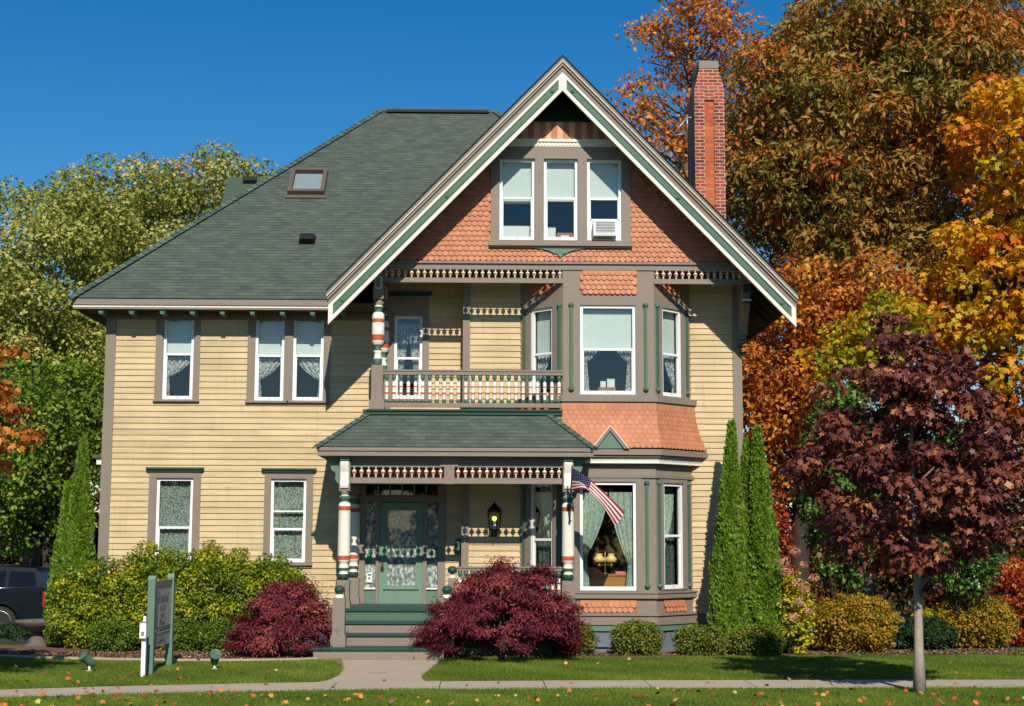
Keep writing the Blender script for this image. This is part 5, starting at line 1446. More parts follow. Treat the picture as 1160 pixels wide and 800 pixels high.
# drain slot in the walk
gx_, gy_ = G(428, 764); k = MB(); k.box(WORLD, gx_ - .16, gx_ + .16, -gy_ - .02, -gy_ + .02, .0202, .0225, M['black']); tag(k.build('drain_slot'), 'narrow black drain slot set into the front walk', 'drain')
# mulch beds
curb_px = [(-40, 743.5), (0, 746), (60, 748), (130, 749.8), (200, 750.8), (280, 750.8), (340, 749.8), (386, 747.2)]
CP = gpts(curb_px); 
slab('planting_bed', [(CP[0][0] - 4, CP[0][1])] + CP + [(xpl - .05, CP[-1][1] + .05), (xpl - .05, YA + .2), (XL - 6, YA + .2), (XL - 8, YA + 1.2)], -.05, .030, M['mulch'])
rb_px = [(505, 745.6), (560, 746.2), (700, 745.6), (800, 745.2), (880, 744), (960, 741), (1040, 738.6), (1140, 736)]
RB = gpts(rb_px)
slab('planting_bed', RB + [(RB[-1][0] + 1, 3.0), (XR + .5, 3.0), (XR + .3, YB + .1), (RB[0][0], YB + .1)], -.05, .030, M['mulch'])
cb = MB()
C2 = [(x, y + .10) for x, y in CP]; C2 = [(x, y) for (x, y) in C2]
for i in range(len(CP) - 1):
    cb.prism([CP[i], CP[i + 1], C2[i + 1], C2[i]], -.05, .060, lambda p, q_, z: (p, q_, z), M['concrete'])
tag(cb.build('bed_kerb'), None, None, None, 'structure')
# driveway behind the bed on the left
k = MB()
for i in range(12):
    for j in range(8):
        P = [(-26 + i * 1.4, 5 + j * 1.6), (-26 + (i + 1) * 1.4, 5 + j * 1.6), (-26 + (i + 1) * 1.4, 5 + (j + 1) * 1.6), (-26 + i * 1.4, 5 + (j + 1) * 1.6)]
        k.poly([(x, y, gz(x, y) + .004) for x, y in P], M['asphalt'])
tag(k.build('driveway'), None, None, None, 'structure')
# street beyond the front lawn, behind the camera
slab('road', [(-120, -27.5), (120, -27.5), (120, -19.95), (-120, -19.95)] if False else [(-120, -40), (120, -40), (120, -26.5), (-120, -26.5)], -.2, -.004, M['asphalt'])

# ------------------------------------------------------------------ grass
def in_poly(pts, x, y):
    ins = np.zeros(len(x), bool); n = len(pts)
    for i in range(n):
        x1, y1 = pts[i]; x2, y2 = pts[(i + 1) % n]
        c = ((y1 > y) != (y2 > y)); xi = (x2 - x1) * (y - y1) / (y2 - y1 + 1e-12) + x1
        ins ^= c & (x < xi)
    return ins
def blades(name, outline, dens, h, exclude=(), tint=0.4):
    P = np.array(outline); lo, hi = P.min(0), P.max(0); n = int(dens * np.prod(hi - lo))
    x = rng.uniform(lo[0], hi[0], n); y = rng.uniform(lo[1], hi[1], n)
    k = in_poly(outline, x, y)
    for e in exclude: k &= ~in_poly(e, x, y)
    x, y = x[k], y[k]; n = len(x)
    big = np.sin(x * 1.3 + 1.7 * np.sin(y * .9)) * np.cos(y * 1.7 + np.sin(x * .7)) * .10 + np.sin(x * 4.1 + y * 3.3) * .05
    hh = h * rng.uniform(.55, 1.2, n) * (1 + big)
    dr = np.column_stack([rng.normal(size=n) * .45, rng.normal(size=n) * .45, np.ones(n)])
    nr = np.column_stack([rng.normal(size=n), rng.normal(size=n) - .6, rng.normal(size=n) * .2])
    nr = nr - dr * (np.sum(nr * dr, 1, keepdims=True) / np.sum(dr * dr, 1, keepdims=True))
    ti = tint + big * 1.3 + rng.normal(size=n) * .17
    o = leaves(name, np.column_stack([x, y, np.full(n, -.008)]), nr, dr, hh, ti, M['grass'], 'blade')
    tag(o, None, None, None, 'stuff'); return o
def gl(px, py): return G(px, py)
gl_left = gpts([(-60, 744)] + curb_px[1:] + [(388.5, 752.5), (389, 760), (383.5, 767), (373, 771.5), (357, 773.8)]) + [(p[0], p[1] + .02) for p in reversed(TP[1:4])] + gpts([(-60, 785.5)])
blades('grass', gl_left, 5600, .058)
gl_right = gpts([(482, 772.2), (477.5, 769), (479, 765.6), (488, 758.6), (499, 748.5), (506, 746.6)] + rb_px[1:]) + gpts([(1230, 734), (1230, 771.2)]) + [(p[0], p[1] + .02) for p in reversed(TP[6:8])]
blades('grass', gl_right, 4600, .058)
xa, xb = G(-60, 800)[0], G(1230, 800)[0]
fp = [(xa - .5, -14.0 - 6.2), (xb + .5, -14 - 6.2)] + [(p[0], p[1] - .01) for p in reversed(BP) if xa - 2 < p[0] < xb + 2] 
fp = [(xa - .5, -12.6), (xb + .5, -12.6), (xb + .5, lerp_at(BP, xb) - .01)] + [(p[0], p[1] - .01) for p in reversed(BP[1:-1])] + [(xa - .5, lerp_at(BP, xa) - .01)]
blades('grass', fp, 4600, .055)
gr2 = [(9.0, -1.0), (16, -1.0), (16, 6), (9.6, 6)]
# fallen leaves
def fallen(n, xr, yr, dens_fn, zoff=.05):
    x = rng.uniform(*xr, n); y = rng.uniform(*yr, n); k = rng.random(n) < dens_fn(x, y); x, y = x[k], y[k]; n = len(x)
    nr = np.column_stack([rng.normal(size=n) * .5, rng.normal(size=n) * .5 - .3, np.ones(n)]); on = np.array([(lerp_at(BP, a) < b2 < lerp_at(TP, a)) for a, b2 in zip(x, y)])
    onw = in_poly(WP, x, y)
    z = np.where(on | onw, .035, rng.uniform(.05, .085, n))
    return np.column_stack([x, y, z]), nr, rdir(n), rng.uniform(.035, .095, n), rng.uniform(0, .95, n)
p_, n_, d_, s_, t_ = fallen(2600, (-9, 9.5), (-12, -2.6), lambda x, y: np.where(y < -8.6, .40, np.where(y < -7.2, .20, .07)) * np.where((x > -3) & (x < 1) & (y > -8.7), .3, 1) * (1 + .6 * (np.abs(x + 7) < 3) * (y < -6)))
fl_ = leaves('fallen_leaves', p_, n_, d_, s_, t_, M['lf_fallen'], 'maple'); tag(fl_, None, None, None, 'stuff')
# bark chips on the beds
def chips(outline, dens):
    P = np.array(outline); lo, hi = P.min(0), P.max(0); n = int(dens * np.prod(hi - lo)); x = rng.uniform(lo[0], hi[0], n); y = rng.uniform(lo[1], hi[1], n); k = in_poly(outline, x, y); x, y = x[k], y[k]; n = len(x)
    nr = np.column_stack([rng.normal(size=n) * .5, rng.normal(size=n) * .5, np.ones(n)])
    return np.column_stack([x, y, np.full(n, .04)]), nr, rdir(n), rng.uniform(.02, .06, n), rng.uniform(0, 1, n)
M['chip'] = leaf_mat('bark_chips', [(0.0, S(70, 46, 36)), (0.5, S(120, 88, 70)), (0.9, S(160, 126, 104)), (1.0, S(190, 160, 130))], 0.0, 0.9, 0.1)
for ol in ([(CP[0][0], CP[0][1] + .15)] + [(x, y + .12) for x, y in CP] + [(CP[-1][0], -1.2), (CP[0][0], -1.2)], RB + [(RB[-1][0], -1.2), (RB[0][0], -1.6)]):
    a_ = chips(ol, 900); o = leaves('bark_chips', *a_, M['chip'], 'diamond'); tag(o, None, None, None, 'stuff')

# ================================================================== PLANTS
def xy(px, Y, py=700): return X(px, Y, py)
# --- clipped boxwoods
BW_R = [(652, 22, 33, -1.4, 'small rounded boxwood at the foot of the crimson lace-leaf maple'), (722, 30, 34, -1.42, 'rounded boxwood in front of the bay window centre'), (795, 33, 30, -1.38, 'wide low boxwood with bronze top beside the pale rock'), (858, 31, 31, -1.45, 'wide low boxwood in front of the three arborvitae')]
for px, hw, hpx, Y, lab in BW_R:
    s_ = 1700 / (Y + 29.3); x = xy(px, Y, 725); r = 1.08 * hw / s_; h = 1.08 * hpx / s_
    bush('boxwood_shrub', lab, (x, Y, 0), [(x, Y, h * .46, r * .80, .30, h * .50)], 'lf_box', .050, 34, 230, .09, .15, group='clipped boxwood shrubs', stems=3, inner=.72, tint=(.45, .15), jit=.9, droop=0, flat=.8)
BW_L = [(128, 29, 31, -.75, 'clipped green boxwood just left of the sign'), (209, 23, 31, -.55, 'clipped green boxwood directly behind the sign'), (254, 28, 32, -.85, 'clipped green boxwood between the sign and the small crimson maple')]
for px, hw, hpx, Y, lab in BW_L:
    s_ = 1700 / (Y + 29.3); x = xy(px, Y, 725); r = 1.08 * hw / s_; h = 1.08 * hpx / s_
    bush('boxwood_shrub', lab, (x, Y, 0), [(x, Y, h * .46, r * .80, .30, h * .50)], 'lf_boxgreen', .048, 34, 220, .09, .15, group='clipped boxwood shrubs', stems=3, inner=.72, tint=(.42, .15), jit=.9, droop=0, flat=.8)
# low dark hedge in front of the car
for i, px in enumerate((12, -30)):
    x = xy(px, 2.6, 715); bush('yew_shrub', ['dark low yew shrub in front of the parked car', 'dark low yew shrub at the left edge by the car'][i], (x, 2.6, gz(x, 2.6)), [(x, 2.6, .0, .9, .5, .26)], 'lf_juniper', .06, 36, 160, .10, .18, group='low yew shrubs', stems=2, inner=.6)

# --- yellow-green deciduous shrubs along the left wing
HD = [(112, 640, 52, -.05, .42, 'yellowest leafy shrub at the left end of the bed by the arborvitae'), (178, 622, 50, .0, .52, 'tall yellow-green shrub under the left ground-floor window'), (245, 618, 50, .0, .42, 'tall yellow-green shrub between the two ground-floor windows'), (305, 634, 42, .0, .40, 'yellow-green shrub under the right ground-floor window')]
for px, pyt, hw, Y, tn, lab in HD:
    s_ = 1700 / (Y + 29.3); x = xy(px, Y, 680); r = hw / s_; h = Z(pyt, Y, px)
    bush('yellow_green_shrub', lab, (x, Y, 0), [(x, Y, h * .54, r, .42, h * .48, 3), (x, Y - .05, h * .3, r * .9, .42, h * .3, 1)], 'lf_hedge', .064, 58, 430, .08, .26, group='yellow-green shrubs along the wall', stems=8, inner=.35, tint=(tn - .02, .22), jit=.75, droop=.5)

# --- arborvitae
def arborvitae(name_label, x, Y, h, r, n, tilt=0.0, mesh_from=None, rot=0.0):
    root = empty('arborvitae', (x, Y, 0), name_label, 'arborvitae', 'columnar arborvitae'); root.rotation_euler = (0, 0, rot)
    u = rng.random(n); zz = h * (1 - (1 - u ** .8) ** 1.0 * .985); zz = h * (0.02 + .97 * u)
    keep = rng.random(n) < np.clip((1 - (zz / h)) ** .75 + .06, 0, 1); zz = zz[keep]; n = len(zz)
    prof = r * np.clip(1 - (zz / h) ** 1.15, 0.0, 1) ** .92 * np.clip(.72 + zz / (h * .3), 0, 1) + .03
    th = rng.uniform(0, 2 * PI, n); lump = 1 + .10 * np.sin(th * 3 + zz * 3.1) + .09 * np.sin(th * 5 - zz * 5.3 + 1.3) + .06 * np.sin(th * 8 + zz * 9)
    rr = prof * lump * (.72 + .30 * rng.random(n) ** .6)
    p = np.column_stack([rr * np.cos(th) + tilt * zz, rr * np.sin(th), zz])
    o3 = np.column_stack([np.cos(th), np.sin(th), np.zeros(n)]); tang = np.column_stack([-np.sin(th), np.cos(th), np.zeros(n)])
    d = o3 * rng.uniform(.25, .8, n)[:, None] + np.array([0, 0, 1.0]) * rng.uniform(.5, 1.1, n)[:, None] + rng.normal(size=(n, 3)) * .28
    nr = tang * rng.normal(size=n)[:, None] + o3 * .9 + rng.normal(size=(n, 3)) * .35
    s = rng.uniform(.045, .095, n); ti = .5 + rng.normal(size=n) * .2 + .12 * np.sin(th * 4 + zz * 4)
    o = leaves('foliage', p, nr, d, s, ti, M['lf_arb'], 'lance' if False else 'spray'); o.parent = root
    tb = MB(); tb.tube([(0, 0, 0), (tilt * h * .5, 0, h * .5), (tilt * h * .9, 0, h * .9)], [.06, .04, .01], M['bark'], 7); t_ = tb.build('trunk'); t_.parent = root
    return root
Ya = -1.0
arborvitae('tall slim arborvitae against the yellow wall, nearest the bay window', xy(823, Ya, 640), Ya, Z(476, Ya, 831), .36, 34000, .032)
arborvitae('slim arborvitae squeezed between two others at the house corner', xy(848, Ya + .25, 640), Ya + .25, Z(496, Ya + .2, 848), .33, 30000)
arborvitae('arborvitae at the outer end of the three by the house corner', xy(869, Ya, 640), Ya, Z(482, Ya, 861), .36, 34000, -.034)
arborvitae('lone arborvitae rising behind the yellow shrubs at the left house corner', xy(88, .25, 600), .25, Z(497, .3, 92), .37, 40000, .012)
arborvitae('lower arborvitae leaning out at the left, with a rounded top', xy(76, .35, 600), .35, Z(545, .35, 74), .33, 28000)

# --- crimson lace-leaf maples
def lace_maple(label, px, Y, pyt, hwpx, nclus, per):
    s_ = 1700 / (Y + 29.3); x = xy(px, Y, 690); h = Z(pyt, Y, px); r = hwpx / s_
    root = empty('lace_leaf_maple', (x, Y, 0), label, 'maple', 'crimson lace-leaf maples')
    cl = []
    for i in range(nclus):
        a = rng.uniform(0, 2 * PI); q_ = math.sqrt(rng.random()); rr = q_ * r
        dome = (h - .08) * (1 - .60 * (min(1.0, math.hypot(q_ * math.cos(a) - .22 * (1 - q_), q_ * math.sin(a)))) ** 2.0) * (1 + .07 * math.sin(a * 3 + 1) + .05 * math.sin(a * 7))
        depth = rng.random() ** 1.6 * .55
        cl.append((x + rr * math.cos(a), Y + rr * math.sin(a) * .62, max(.26, dome - depth * (0.5 + q_) * .8), rng.uniform(.08, .17), .5 + rng.normal() * .2))
    cl = np.array(cl)
    cnt = np.repeat(np.arange(len(cl)), per); n = len(cnt)
    off = rng.normal(size=(n, 3)) * cl[cnt, 3][:, None] * np.array([.80, .80, .40]); p = cl[cnt, :3] + off
    out = unit(np.column_stack([p[:, 0] - x, (p[:, 1] - Y) * 1.4, np.zeros(n)]) + 1e-6)
    d = out * .75 + np.array([0, 0, -.30]) + rng.normal(size=(n, 3)) * .55
    nr = out * .6 + np.array([0, 0, .8]) + rng.normal(size=(n, 3)) * .4
    k = p[:, 2] > .06
    o = leaves('foliage', p[k], nr[k], d[k], rng.uniform(.045, .105, n)[k], (cl[cnt, 4] + rng.normal(size=n) * .13)[k], M['lf_jmaple'], 'strip'); o.parent = root; o.location = -root.location
    tb = MB()
    tb.tube([(x, Y, 0), (x + .04, Y, h * .25), (x - .03, Y, h * .45)], [.06, .05, .04], M['dark_bark'], 8)
    for i in range(14): limb(tb, (x, Y, h * .28), cl[rng.integers(len(cl)), :3], .03, .006, M['dark_bark'], .22, 5, 5)
    part(tb, 'trunk', root)
lace_maple('large mounded crimson lace-leaf maple beside the front steps', 568, -2.4, 637, 90, 235, 215)
lace_maple('smaller crimson lace-leaf maple between the yellow shrubs and the steps', 318, -2.1, 658, 55, 120, 200)

# --- shrubs on the right
def rshrub(name, lab, px, pyt, hwpx, pyb, leaf, ls, per, nc, r0, r1, tn=.45, Y=None, **kw):
    y0 = G(px, pyb)[1] + .45 if Y is None else Y
    s_ = 1700 / (y0 + 29.3); x = xy(px, y0, 690); h = Z(pyt, y0, px); r = hwpx / s_
    lift = kw.pop('lift', 0.0)
    return bush(name, lab, (x, y0, 0), [(x, y0, lift + (h - lift) * .48, r, min(r, .8), (h - lift) * .54)], leaf, ls, per, nc, r0, r1, tint=(tn, .17), **kw)
rshrub('golden_spirea', 'round golden spirea bush left of the young purple maple trunk', 964, 677, 52, 741, 'lf_spirea', .065, 60, 330, .10, .18, .45, jit=.8, droop=.1, stems=7, group='golden spirea bushes')
rshrub('golden_spirea', 'bright yellow spirea bush right of the young purple maple trunk', 1100, 676, 46, 737, 'lf_spirea', .065, 60, 300, .10, .18, .30, jit=.8, droop=.1, stems=7, group='golden spirea bushes')
rshrub('golden_spirea', 'low yellow spirea bush just behind the dark juniper', 1058, 692, 26, 736, 'lf_hedge', .065, 55, 150, .10, .16, .75, jit=.8, stems=5, group='golden spirea bushes')
rshrub('juniper_shrub', 'dark green spreading juniper at the foot of the young purple maple', 1044, 702, 36, 739, 'lf_juniper', .09, 60, 190, .08, .14, .5, shape='strip', jit=.6, droop=-.4, stems=3)
rshrub('burning_bush', 'red and orange bush at the right edge of the picture', 1156, 640, 36, 733, 'lf_red', .075, 50, 190, .12, .2, .55, stems=5)
rshrub('burning_bush', 'scarlet upright bush close behind the arborvitae', 884, 560, 13, 738, 'lf_red', .065, 36, 100, .12, .2, .35, Y=-.75, stems=5)
rshrub('russet_shrub', 'low russet bush on the lawn edge at far right', 1148, 690, 34, 727, 'lf_orange', .06, 40, 120, .1, .16, .6, stems=3)
# hydrangea with faded pink heads
hy = rshrub('hydrangea', 'hydrangea with faded pink heads and yellow leaves beside the arborvitae', 900, 655, 15, 738, 'lf_hedge', .09, 22, 95, .10, .17, .85, stems=8, jit=.7, Y=-1.2)
hp = []
for px, py, r in ((892, 648, 6), (903, 661, 6), (922, 655, 5), (912, 668, 5), (888, 637, 6), (901, 625, 5), (906, 682, 5), (898, 700, 5), (916, 693, 4), (910, 640, 4)):
    y0 = hy.location.y - .40; xx, zz = X(px, y0, py), Z(py, y0, px)
    n = 130; d = rdir(n); rr = r / 59.0; pp = np.array([xx, y0, zz]) + d * rr * np.array([1.1, 1.0, .85]); o = leaves('flower_head', pp, d + rng.normal(size=(n, 3)) * .3, rdir(n), rng.uniform(.03, .05, n), rng.uniform(0, 1, n), M['petal'], 'diamond'); o.parent = hy; o.location = -hy.location
rshrub('lilac_shrub', 'tall glossy green lilac behind the young purple maple', 957, 436, 40, 738, 'lf_lilac', .10, 30, 440, .16, .28, .62, Y=-.1, stems=12, jit=.7, lift=1.35)
rshrub('lilac_shrub', 'glossy green lilac at the right behind the purple maple crown', 1090, 480, 52, 738, 'lf_lilac', .10, 30, 400, .16, .28, .5, Y=.4, stems=12, jit=.7, lift=1.2)

# --- young street maples
def street_maple(name, lab, px, Y, zb, zt, rx, leaf, seed_t, n_cl, group=None, per=58, ls=.11):
    x = xy(px, Y, 720)
    cl = envelope([(x, Y, (zb + zt) / 2 - .1, rx, rx * .95, (zt - zb) * .46, 5), (x, Y, zt - .55, rx * .35, rx * .35, .75, .5), (x, Y, zb + (zt - zb) * .36, rx * 1.08, rx * 1.02, (zt - zb) * .28, 2)], n_cl, .16, .32, .35, (seed_t, .17))
    return tree(name, lab, (x, Y, 0), zb - .15, .066, cl, leaf, ls, per, 'maple', 'smooth_bark', 'tree', 26, group, out=.8, up=.45, jit=.6, droop=1.3, flat=.6, fill=.2)
Yp = G(1040, 786)[1]
street_maple('purple_maple', 'young purple-leaved maple with pale trunk on the front lawn', 1040, Yp, 1.36, 5.2, 1.6, 'lf_purple', .50, 255)
street_maple('street_maple', 'orange street maple mostly outside the left edge', -140, -8.3, 2.4, 6.0, 1.75, 'lf_orange', .45, 260)

# --- background trees -----------------------------------------------------
def bigtree(name, lab, px, Y, ells, leaf, ls, per, ncl, r0, r1, tn, base_r=.3, ht=3, shape='diamond', bark='dark_bark', group=None, limbs=34, inner=.5, tv=.16, **kw):
    """ells in pixels: (px, py, hw, hh, depth radius m, weight)"""
    D = Y + 29.3; s_ = FPX / D
    E = [(X(a, Y, b_), Y + (e[5] if len(e) > 5 else 0), Z(b_, Y, a), c_ / s_, dr_, d_ / s_, c_ * d_) for e in ells for a, b_, c_, d_, dr_ in [e[:5]]]
    cl = envelope(E, ncl, r0, r1, inner, (tn, tv), ground=.3)
    x = X(px, Y, 690)
    return tree(name, lab, (x, Y, gz(x, Y)), ht, base_r, cl, leaf, ls, per, shape, bark, 'tree', limbs, group, **kw)

bigtree('silver_maple', 'tall silvery green tree behind the left end of the house', 190, 15, [(210, 296, 108, 120, 4.0), (170, 420, 120, 130, 4.0), (255, 250, 60, 80, 3)], 'lf_left', .135, 150, 430, .45, .85, .42, .35, 3.5, out=.8, jit=.6, droop=.5, bark='bark')
bigtree('silver_maple', 'tall silvery green tree at the left edge of the picture', 30, 14, [(55, 330, 105, 120, 4.0), (20, 440, 110, 130, 4), (110, 270, 60, 80, 3)], 'lf_left', .135, 150, 450, .45, .85, .38, .35, 3.5, out=.8, jit=.6, droop=.5, bark='bark')
bigtree('linden_tree', 'fresh green lower tree between the arborvitae and the tall silvery trees', 55, 11, [(70, 500, 95, 90, 2.6), (10, 560, 60, 70, 2.4)], 'lf_under', .15, 52, 260, .35, .6, .45, .2, 2.0, jit=.6, droop=.5)
for i, (px, pyt, hw, Y) in enumerate(((-10, 560, 60, 17), (55, 575, 55, 18), (120, 580, 60, 19))):
    D = Y + 29.3; s_ = 1700 / D; x = X(px, Y, 650); g0 = gz(x, Y); h = Z(pyt, Y, px) - g0
    bush('understory_shrub', ['shadowed brown shrub behind the car roof at left', 'shadowed brown shrub behind the car rear window', 'shadowed brown shrub behind the left arborvitae'][i], (x, Y, g0), [(x, Y, g0 + h * .5, hw / s_, 1.2, h * .55)], 'lf_brown', .14, 50, 150, .3, .5, group='shadowed shrubs behind the car', stems=4, tint=(.45, .25))
# orange maple behind the chimney, open and twiggy
bigtree('orange_maple', 'open orange maple rising behind the brick chimney', 778, 22, [(778, 40, 62, 62, 2.6), (735, 140, 55, 60, 2.4), (815, 50, 42, 50, 2.2), (785, 200, 60, 60, 2.4), (750, -30, 50, 40, 2.4), (850, 130, 40, 60, 2)], 'lf_orange', .18, 42, 205, .3, .7, .5, .28, 6, bark='bark', limbs=120, inner=.3, jit=.7, out=.5, fill=.3)
# big bronze-green tree
bigtree('bronze_tree', 'huge bronze and green tree filling the sky right of the chimney', 975, 9, [(985, 150, 118, 150, 3.4), (920, 230, 90, 120, 3.0), (1060, 110, 90, 130, 3.2), (900, 110, 65, 90, 2.6), (1000, 320, 130, 90, 3.2), (890, 400, 60, 90, 2.0), (980, 20, 90, 60, 3.0), (1100, 40, 70, 80, 3.0), (860, 180, 40, 90, 2.2)], 'lf_oak', .215, 115, 850, .4, .8, .48, .34, 3.5, shape='lance', tv=.20, jit=.6, droop=.9, out=.7, up=.3, limbs=46)
bigtree('copper_maple', 'copper-leaved maple low behind the house corner', 905, 6.5, [(890, 430, 55, 85, 1.8), (950, 420, 60, 80, 1.8), (880, 500, 42, 70, 1.6), (900, 345, 50, 50, 1.8), (985, 330, 50, 40, 1.8)], 'lf_orange', .14, 54, 300, .26, .5, .48, .26, 2.2, tv=.22, jit=.6, droop=.5, limbs=40)
bigtree('golden_maple', 'golden yellow maple at the right edge of the picture', 1130, 5, [(1150, 180, 60, 120, 2.0), (1120, 330, 75, 80, 2.2), (1150, 420, 70, 90, 2.2), (1185, 270, 60, 120, 2.2), (1075, 385, 40, 30, 1.5)], 'lf_yellow', .17, 66, 310, .32, .6, .70, .22, 3, shape='maple', tv=.2, jit=.6, droop=.6, limbs=34)
bigtree('young_maple', 'lime and yellow young maple above the purple tree', 985, 3, [(968, 392, 44, 30, 1.2), (1015, 366, 42, 34, 1.2), (935, 412, 24, 20, .9)], 'lf_yellow', .14, 34, 70, .22, .40, .34, .09, 2.2, shape='maple', bark='bark', tv=.14, jit=.6, droop=.5, limbs=16, inner=.4)
for i, (px, pyt, hw, Y) in enumerate(((895, 455, 60, 8), (985, 460, 70, 9), (1075, 500, 70, 9), (1160, 510, 70, 9))):
    D = Y + 29.3; s_ = 1700 / D; x = X(px, Y, 650); h = Z(pyt, Y, px)
    bush('understory_shrub', ['shadowed copper shrub behind the scarlet bush', 'shadowed brown shrub behind the tall glossy lilac', 'shadowed brown shrub behind the young purple maple', 'shadowed brown shrub behind the right-hand red bush'][i], (x, Y, 0), [(x, Y, h * .5, hw / s_, 1.2, h * .55)], 'lf_brown', .14, 46, 190, .3, .5, group='shadowed shrubs under the bronze tree', stems=4, tint=(.30, .22))
# trees across the street, behind the camera: what the window panes mirror
E = [(-36 + i * 6.0, -62 - (i % 3) * 3, 4.2 + (i % 2), 3.6, 2.6, 5.2 + (i % 3) * .8, 1) for i in range(13)]
cl = envelope(E, 420, .9, 1.6, .6, (.42, .22), ground=-.2); a_ = cluster_leaves(cl, 95, .5, jit=.7)
tag(leaves('street_woods', a_[0], a_[1], a_[2], a_[3], a_[4], M['lf_brown'], 'diamond'), None, None, None, 'stuff')
# far wood closing the horizon
E = [(-34 + i * 5.0, 46 + (i % 3) * 2.5, 3.2, 3.8, 2.2, 4.6 + (i % 2), 1) for i in range(15)]
cl = envelope(E, 620, .8, 1.4, .6, (.42, .22), ground=-.2); a_ = cluster_leaves(cl, 44, .36, jit=.7)
tag(leaves('far_woods', a_[0], a_[1], a_[2], a_[3], a_[4], M['lf_brown'], 'diamond'), None, None, None, 'stuff')

# ================================================================== THINGS
def wtag(mbld, name, label, cat, loc=None, group=None):
    o = mbld.build(name, loc=loc); return tag(o, label, cat, group)

# --- sign across the lawn (its face looks to the right)
sx, sy0 = X(171.5, -5.35, 700), -5.35
sy1 = -3.92
sroot = empty('lawn_sign', (sx, (sy0 + sy1) / 2, 0), 'green two-post lawn sign with a grey lettered panel, seen almost edge-on', 'sign')
FS = Fr(sx, sy0, PI / 2); Ls = sy1 - sy0
for u_ in (0, Ls):
    k = MB(); k.prism([(-.055, 0), (.055, 0), (.055, 1.47), (.03, 1.53), (-.03, 1.53), (-.055, 1.47)], -.055, .055, lambda p, q_, a: FS(u_ + p, a, q_), M['mint']); part(k, 'post', sroot)
PAN = painted('sign_panel_paint', S(196, 188, 172), .6, .05)
k = MB(); k.box(FS, .056, Ls - .056, -.018, .018, .66, 1.40, PAN); k.box(FS, .056, Ls - .056, -.03, .03, 1.401, 1.44, M['taupe']); k.box(FS, .056, Ls - .056, .0185, .024, .70, .706, M['soffit']); k.box(FS, .056, Ls - .056, .0185, .024, 1.34, 1.346, M['soffit']); pan = part(k, 'panel', sroot)
k = MB(); k.box(FS, .056, Ls - .056, -.016, .016, .40, .63, PAN); k.box(FS, .08, Ls - .08, .0165, .022, .60, .606, M['soffit']); pan2 = part(k, 'lower_panel', sroot)
INK = plain('sign_lettering', (.11, .11, .11, 1), .6)
mid = Ls / 2
text('Ehlelsial', .24, FS, mid, .020, 1.17, INK, pan, 'lettering', .002, shear=.25); text('HOUSE', .13, FS, mid, .020, 1.01, INK, pan, 'lettering', .002); text('~and~', .12, FS, mid, .020, .90, INK, pan, 'lettering', .002, shear=.2); text('WaxD', .17, FS, mid, .020, .79, INK, pan, 'lettering', .002); text('DENTAL', .15, FS, mid, .018, .50, INK, pan2, 'lettering', .002)

# --- white outlet post
px_, py_ = G(162, 768); k = MB(); k.box(Fr(px_, py_, 0), -.032, .032, -.032, .032, 0, .80, M['white']); k.box(Fr(px_, py_, 0), -.02, .02, -.02, .02, .80, .93, M['white'])
rt = empty('outlet_post', (px_, py_, 0), 'thin white post with a grey-white outlet box beside the lawn sign', 'post'); part(k, 'post', rt)
k = MB(); k.box(Fr(px_, py_, 0), -.055, .045, .033, .10, .60, .83, M['white']); k.box(Fr(px_, py_, 0), -.06, .05, .02, .105, .831, .85, M['grey_metal']); k.box(Fr(px_, py_, 0), -.03, .015, .1005, .106, .64, .70, M['grey_metal']); part(k, 'outlet_box', rt)

# --- lawn spotlights
def spot(px, py, yaw, lab):
    x, y = G(px, py); rt = empty('lawn_spotlight', (x, y, 0), lab, 'spotlight', 'green lawn spotlights')
    k = MB(); k.lathe(x, y, [(0, .045), (.03, .045), (.035, .018), (.13, .018)], M['pale'], 12); k.box(Fr(x, y, 0), -.03, .03, -.012, .012, .10, .15, M['mint']); part(k, 'stake', rt)
    A = Matrix.Translation((x, y, .17)) @ Matrix.Rotation(yaw, 4, 'Z') @ Matrix.Rotation(math.radians(52), 4, 'X') @ Matrix.Rotation(PI, 4, 'X') @ Matrix.Rotation(PI, 4, 'X')
    k = MB(); k.lathe(0, 0, [(-.11, .03), (-.10, .055), (-.02, .066), (.06, .074), (.12, .085), (.125, .092), (.15, .095), (.155, .085), (.10, .07)], M['green'], 18, A); hd = part(k, 'lamp_head', rt)
    g = MB(); g.lathe(0, 0, [(.118, .085), (.120, .0)], M['glass'], 18, A); part(g, 'lens', hd)
spot(101, 761.5, math.radians(-60), 'green lawn spotlight tilted to the right, left of the sign'); spot(243, 759, math.radians(15), 'green lawn spotlight facing the house, right of the sign')

# --- stone birdbath
bx_, by_ = xy(43, .6, 715), .6; k = MB()
k.lathe(bx_, by_, [(0, .24), (.06, .24), (.08, .17), (.22, .13), (.30, .15)], M['cast_stone'], 24); rt = empty('birdbath', (bx_, by_, 0), 'dark stone birdbath bowl on a short pedestal in front of the car', 'birdbath'); part(k, 'pedestal', rt)
k = MB(); k.lathe(bx_, by_, [(.30, .15), (.33, .26), (.42, .39), (.49, .445), (.52, .45), (.52, .41), (.45, .34), (.42, .0)], M['cast_stone'], 28); part(k, 'bowl', rt)

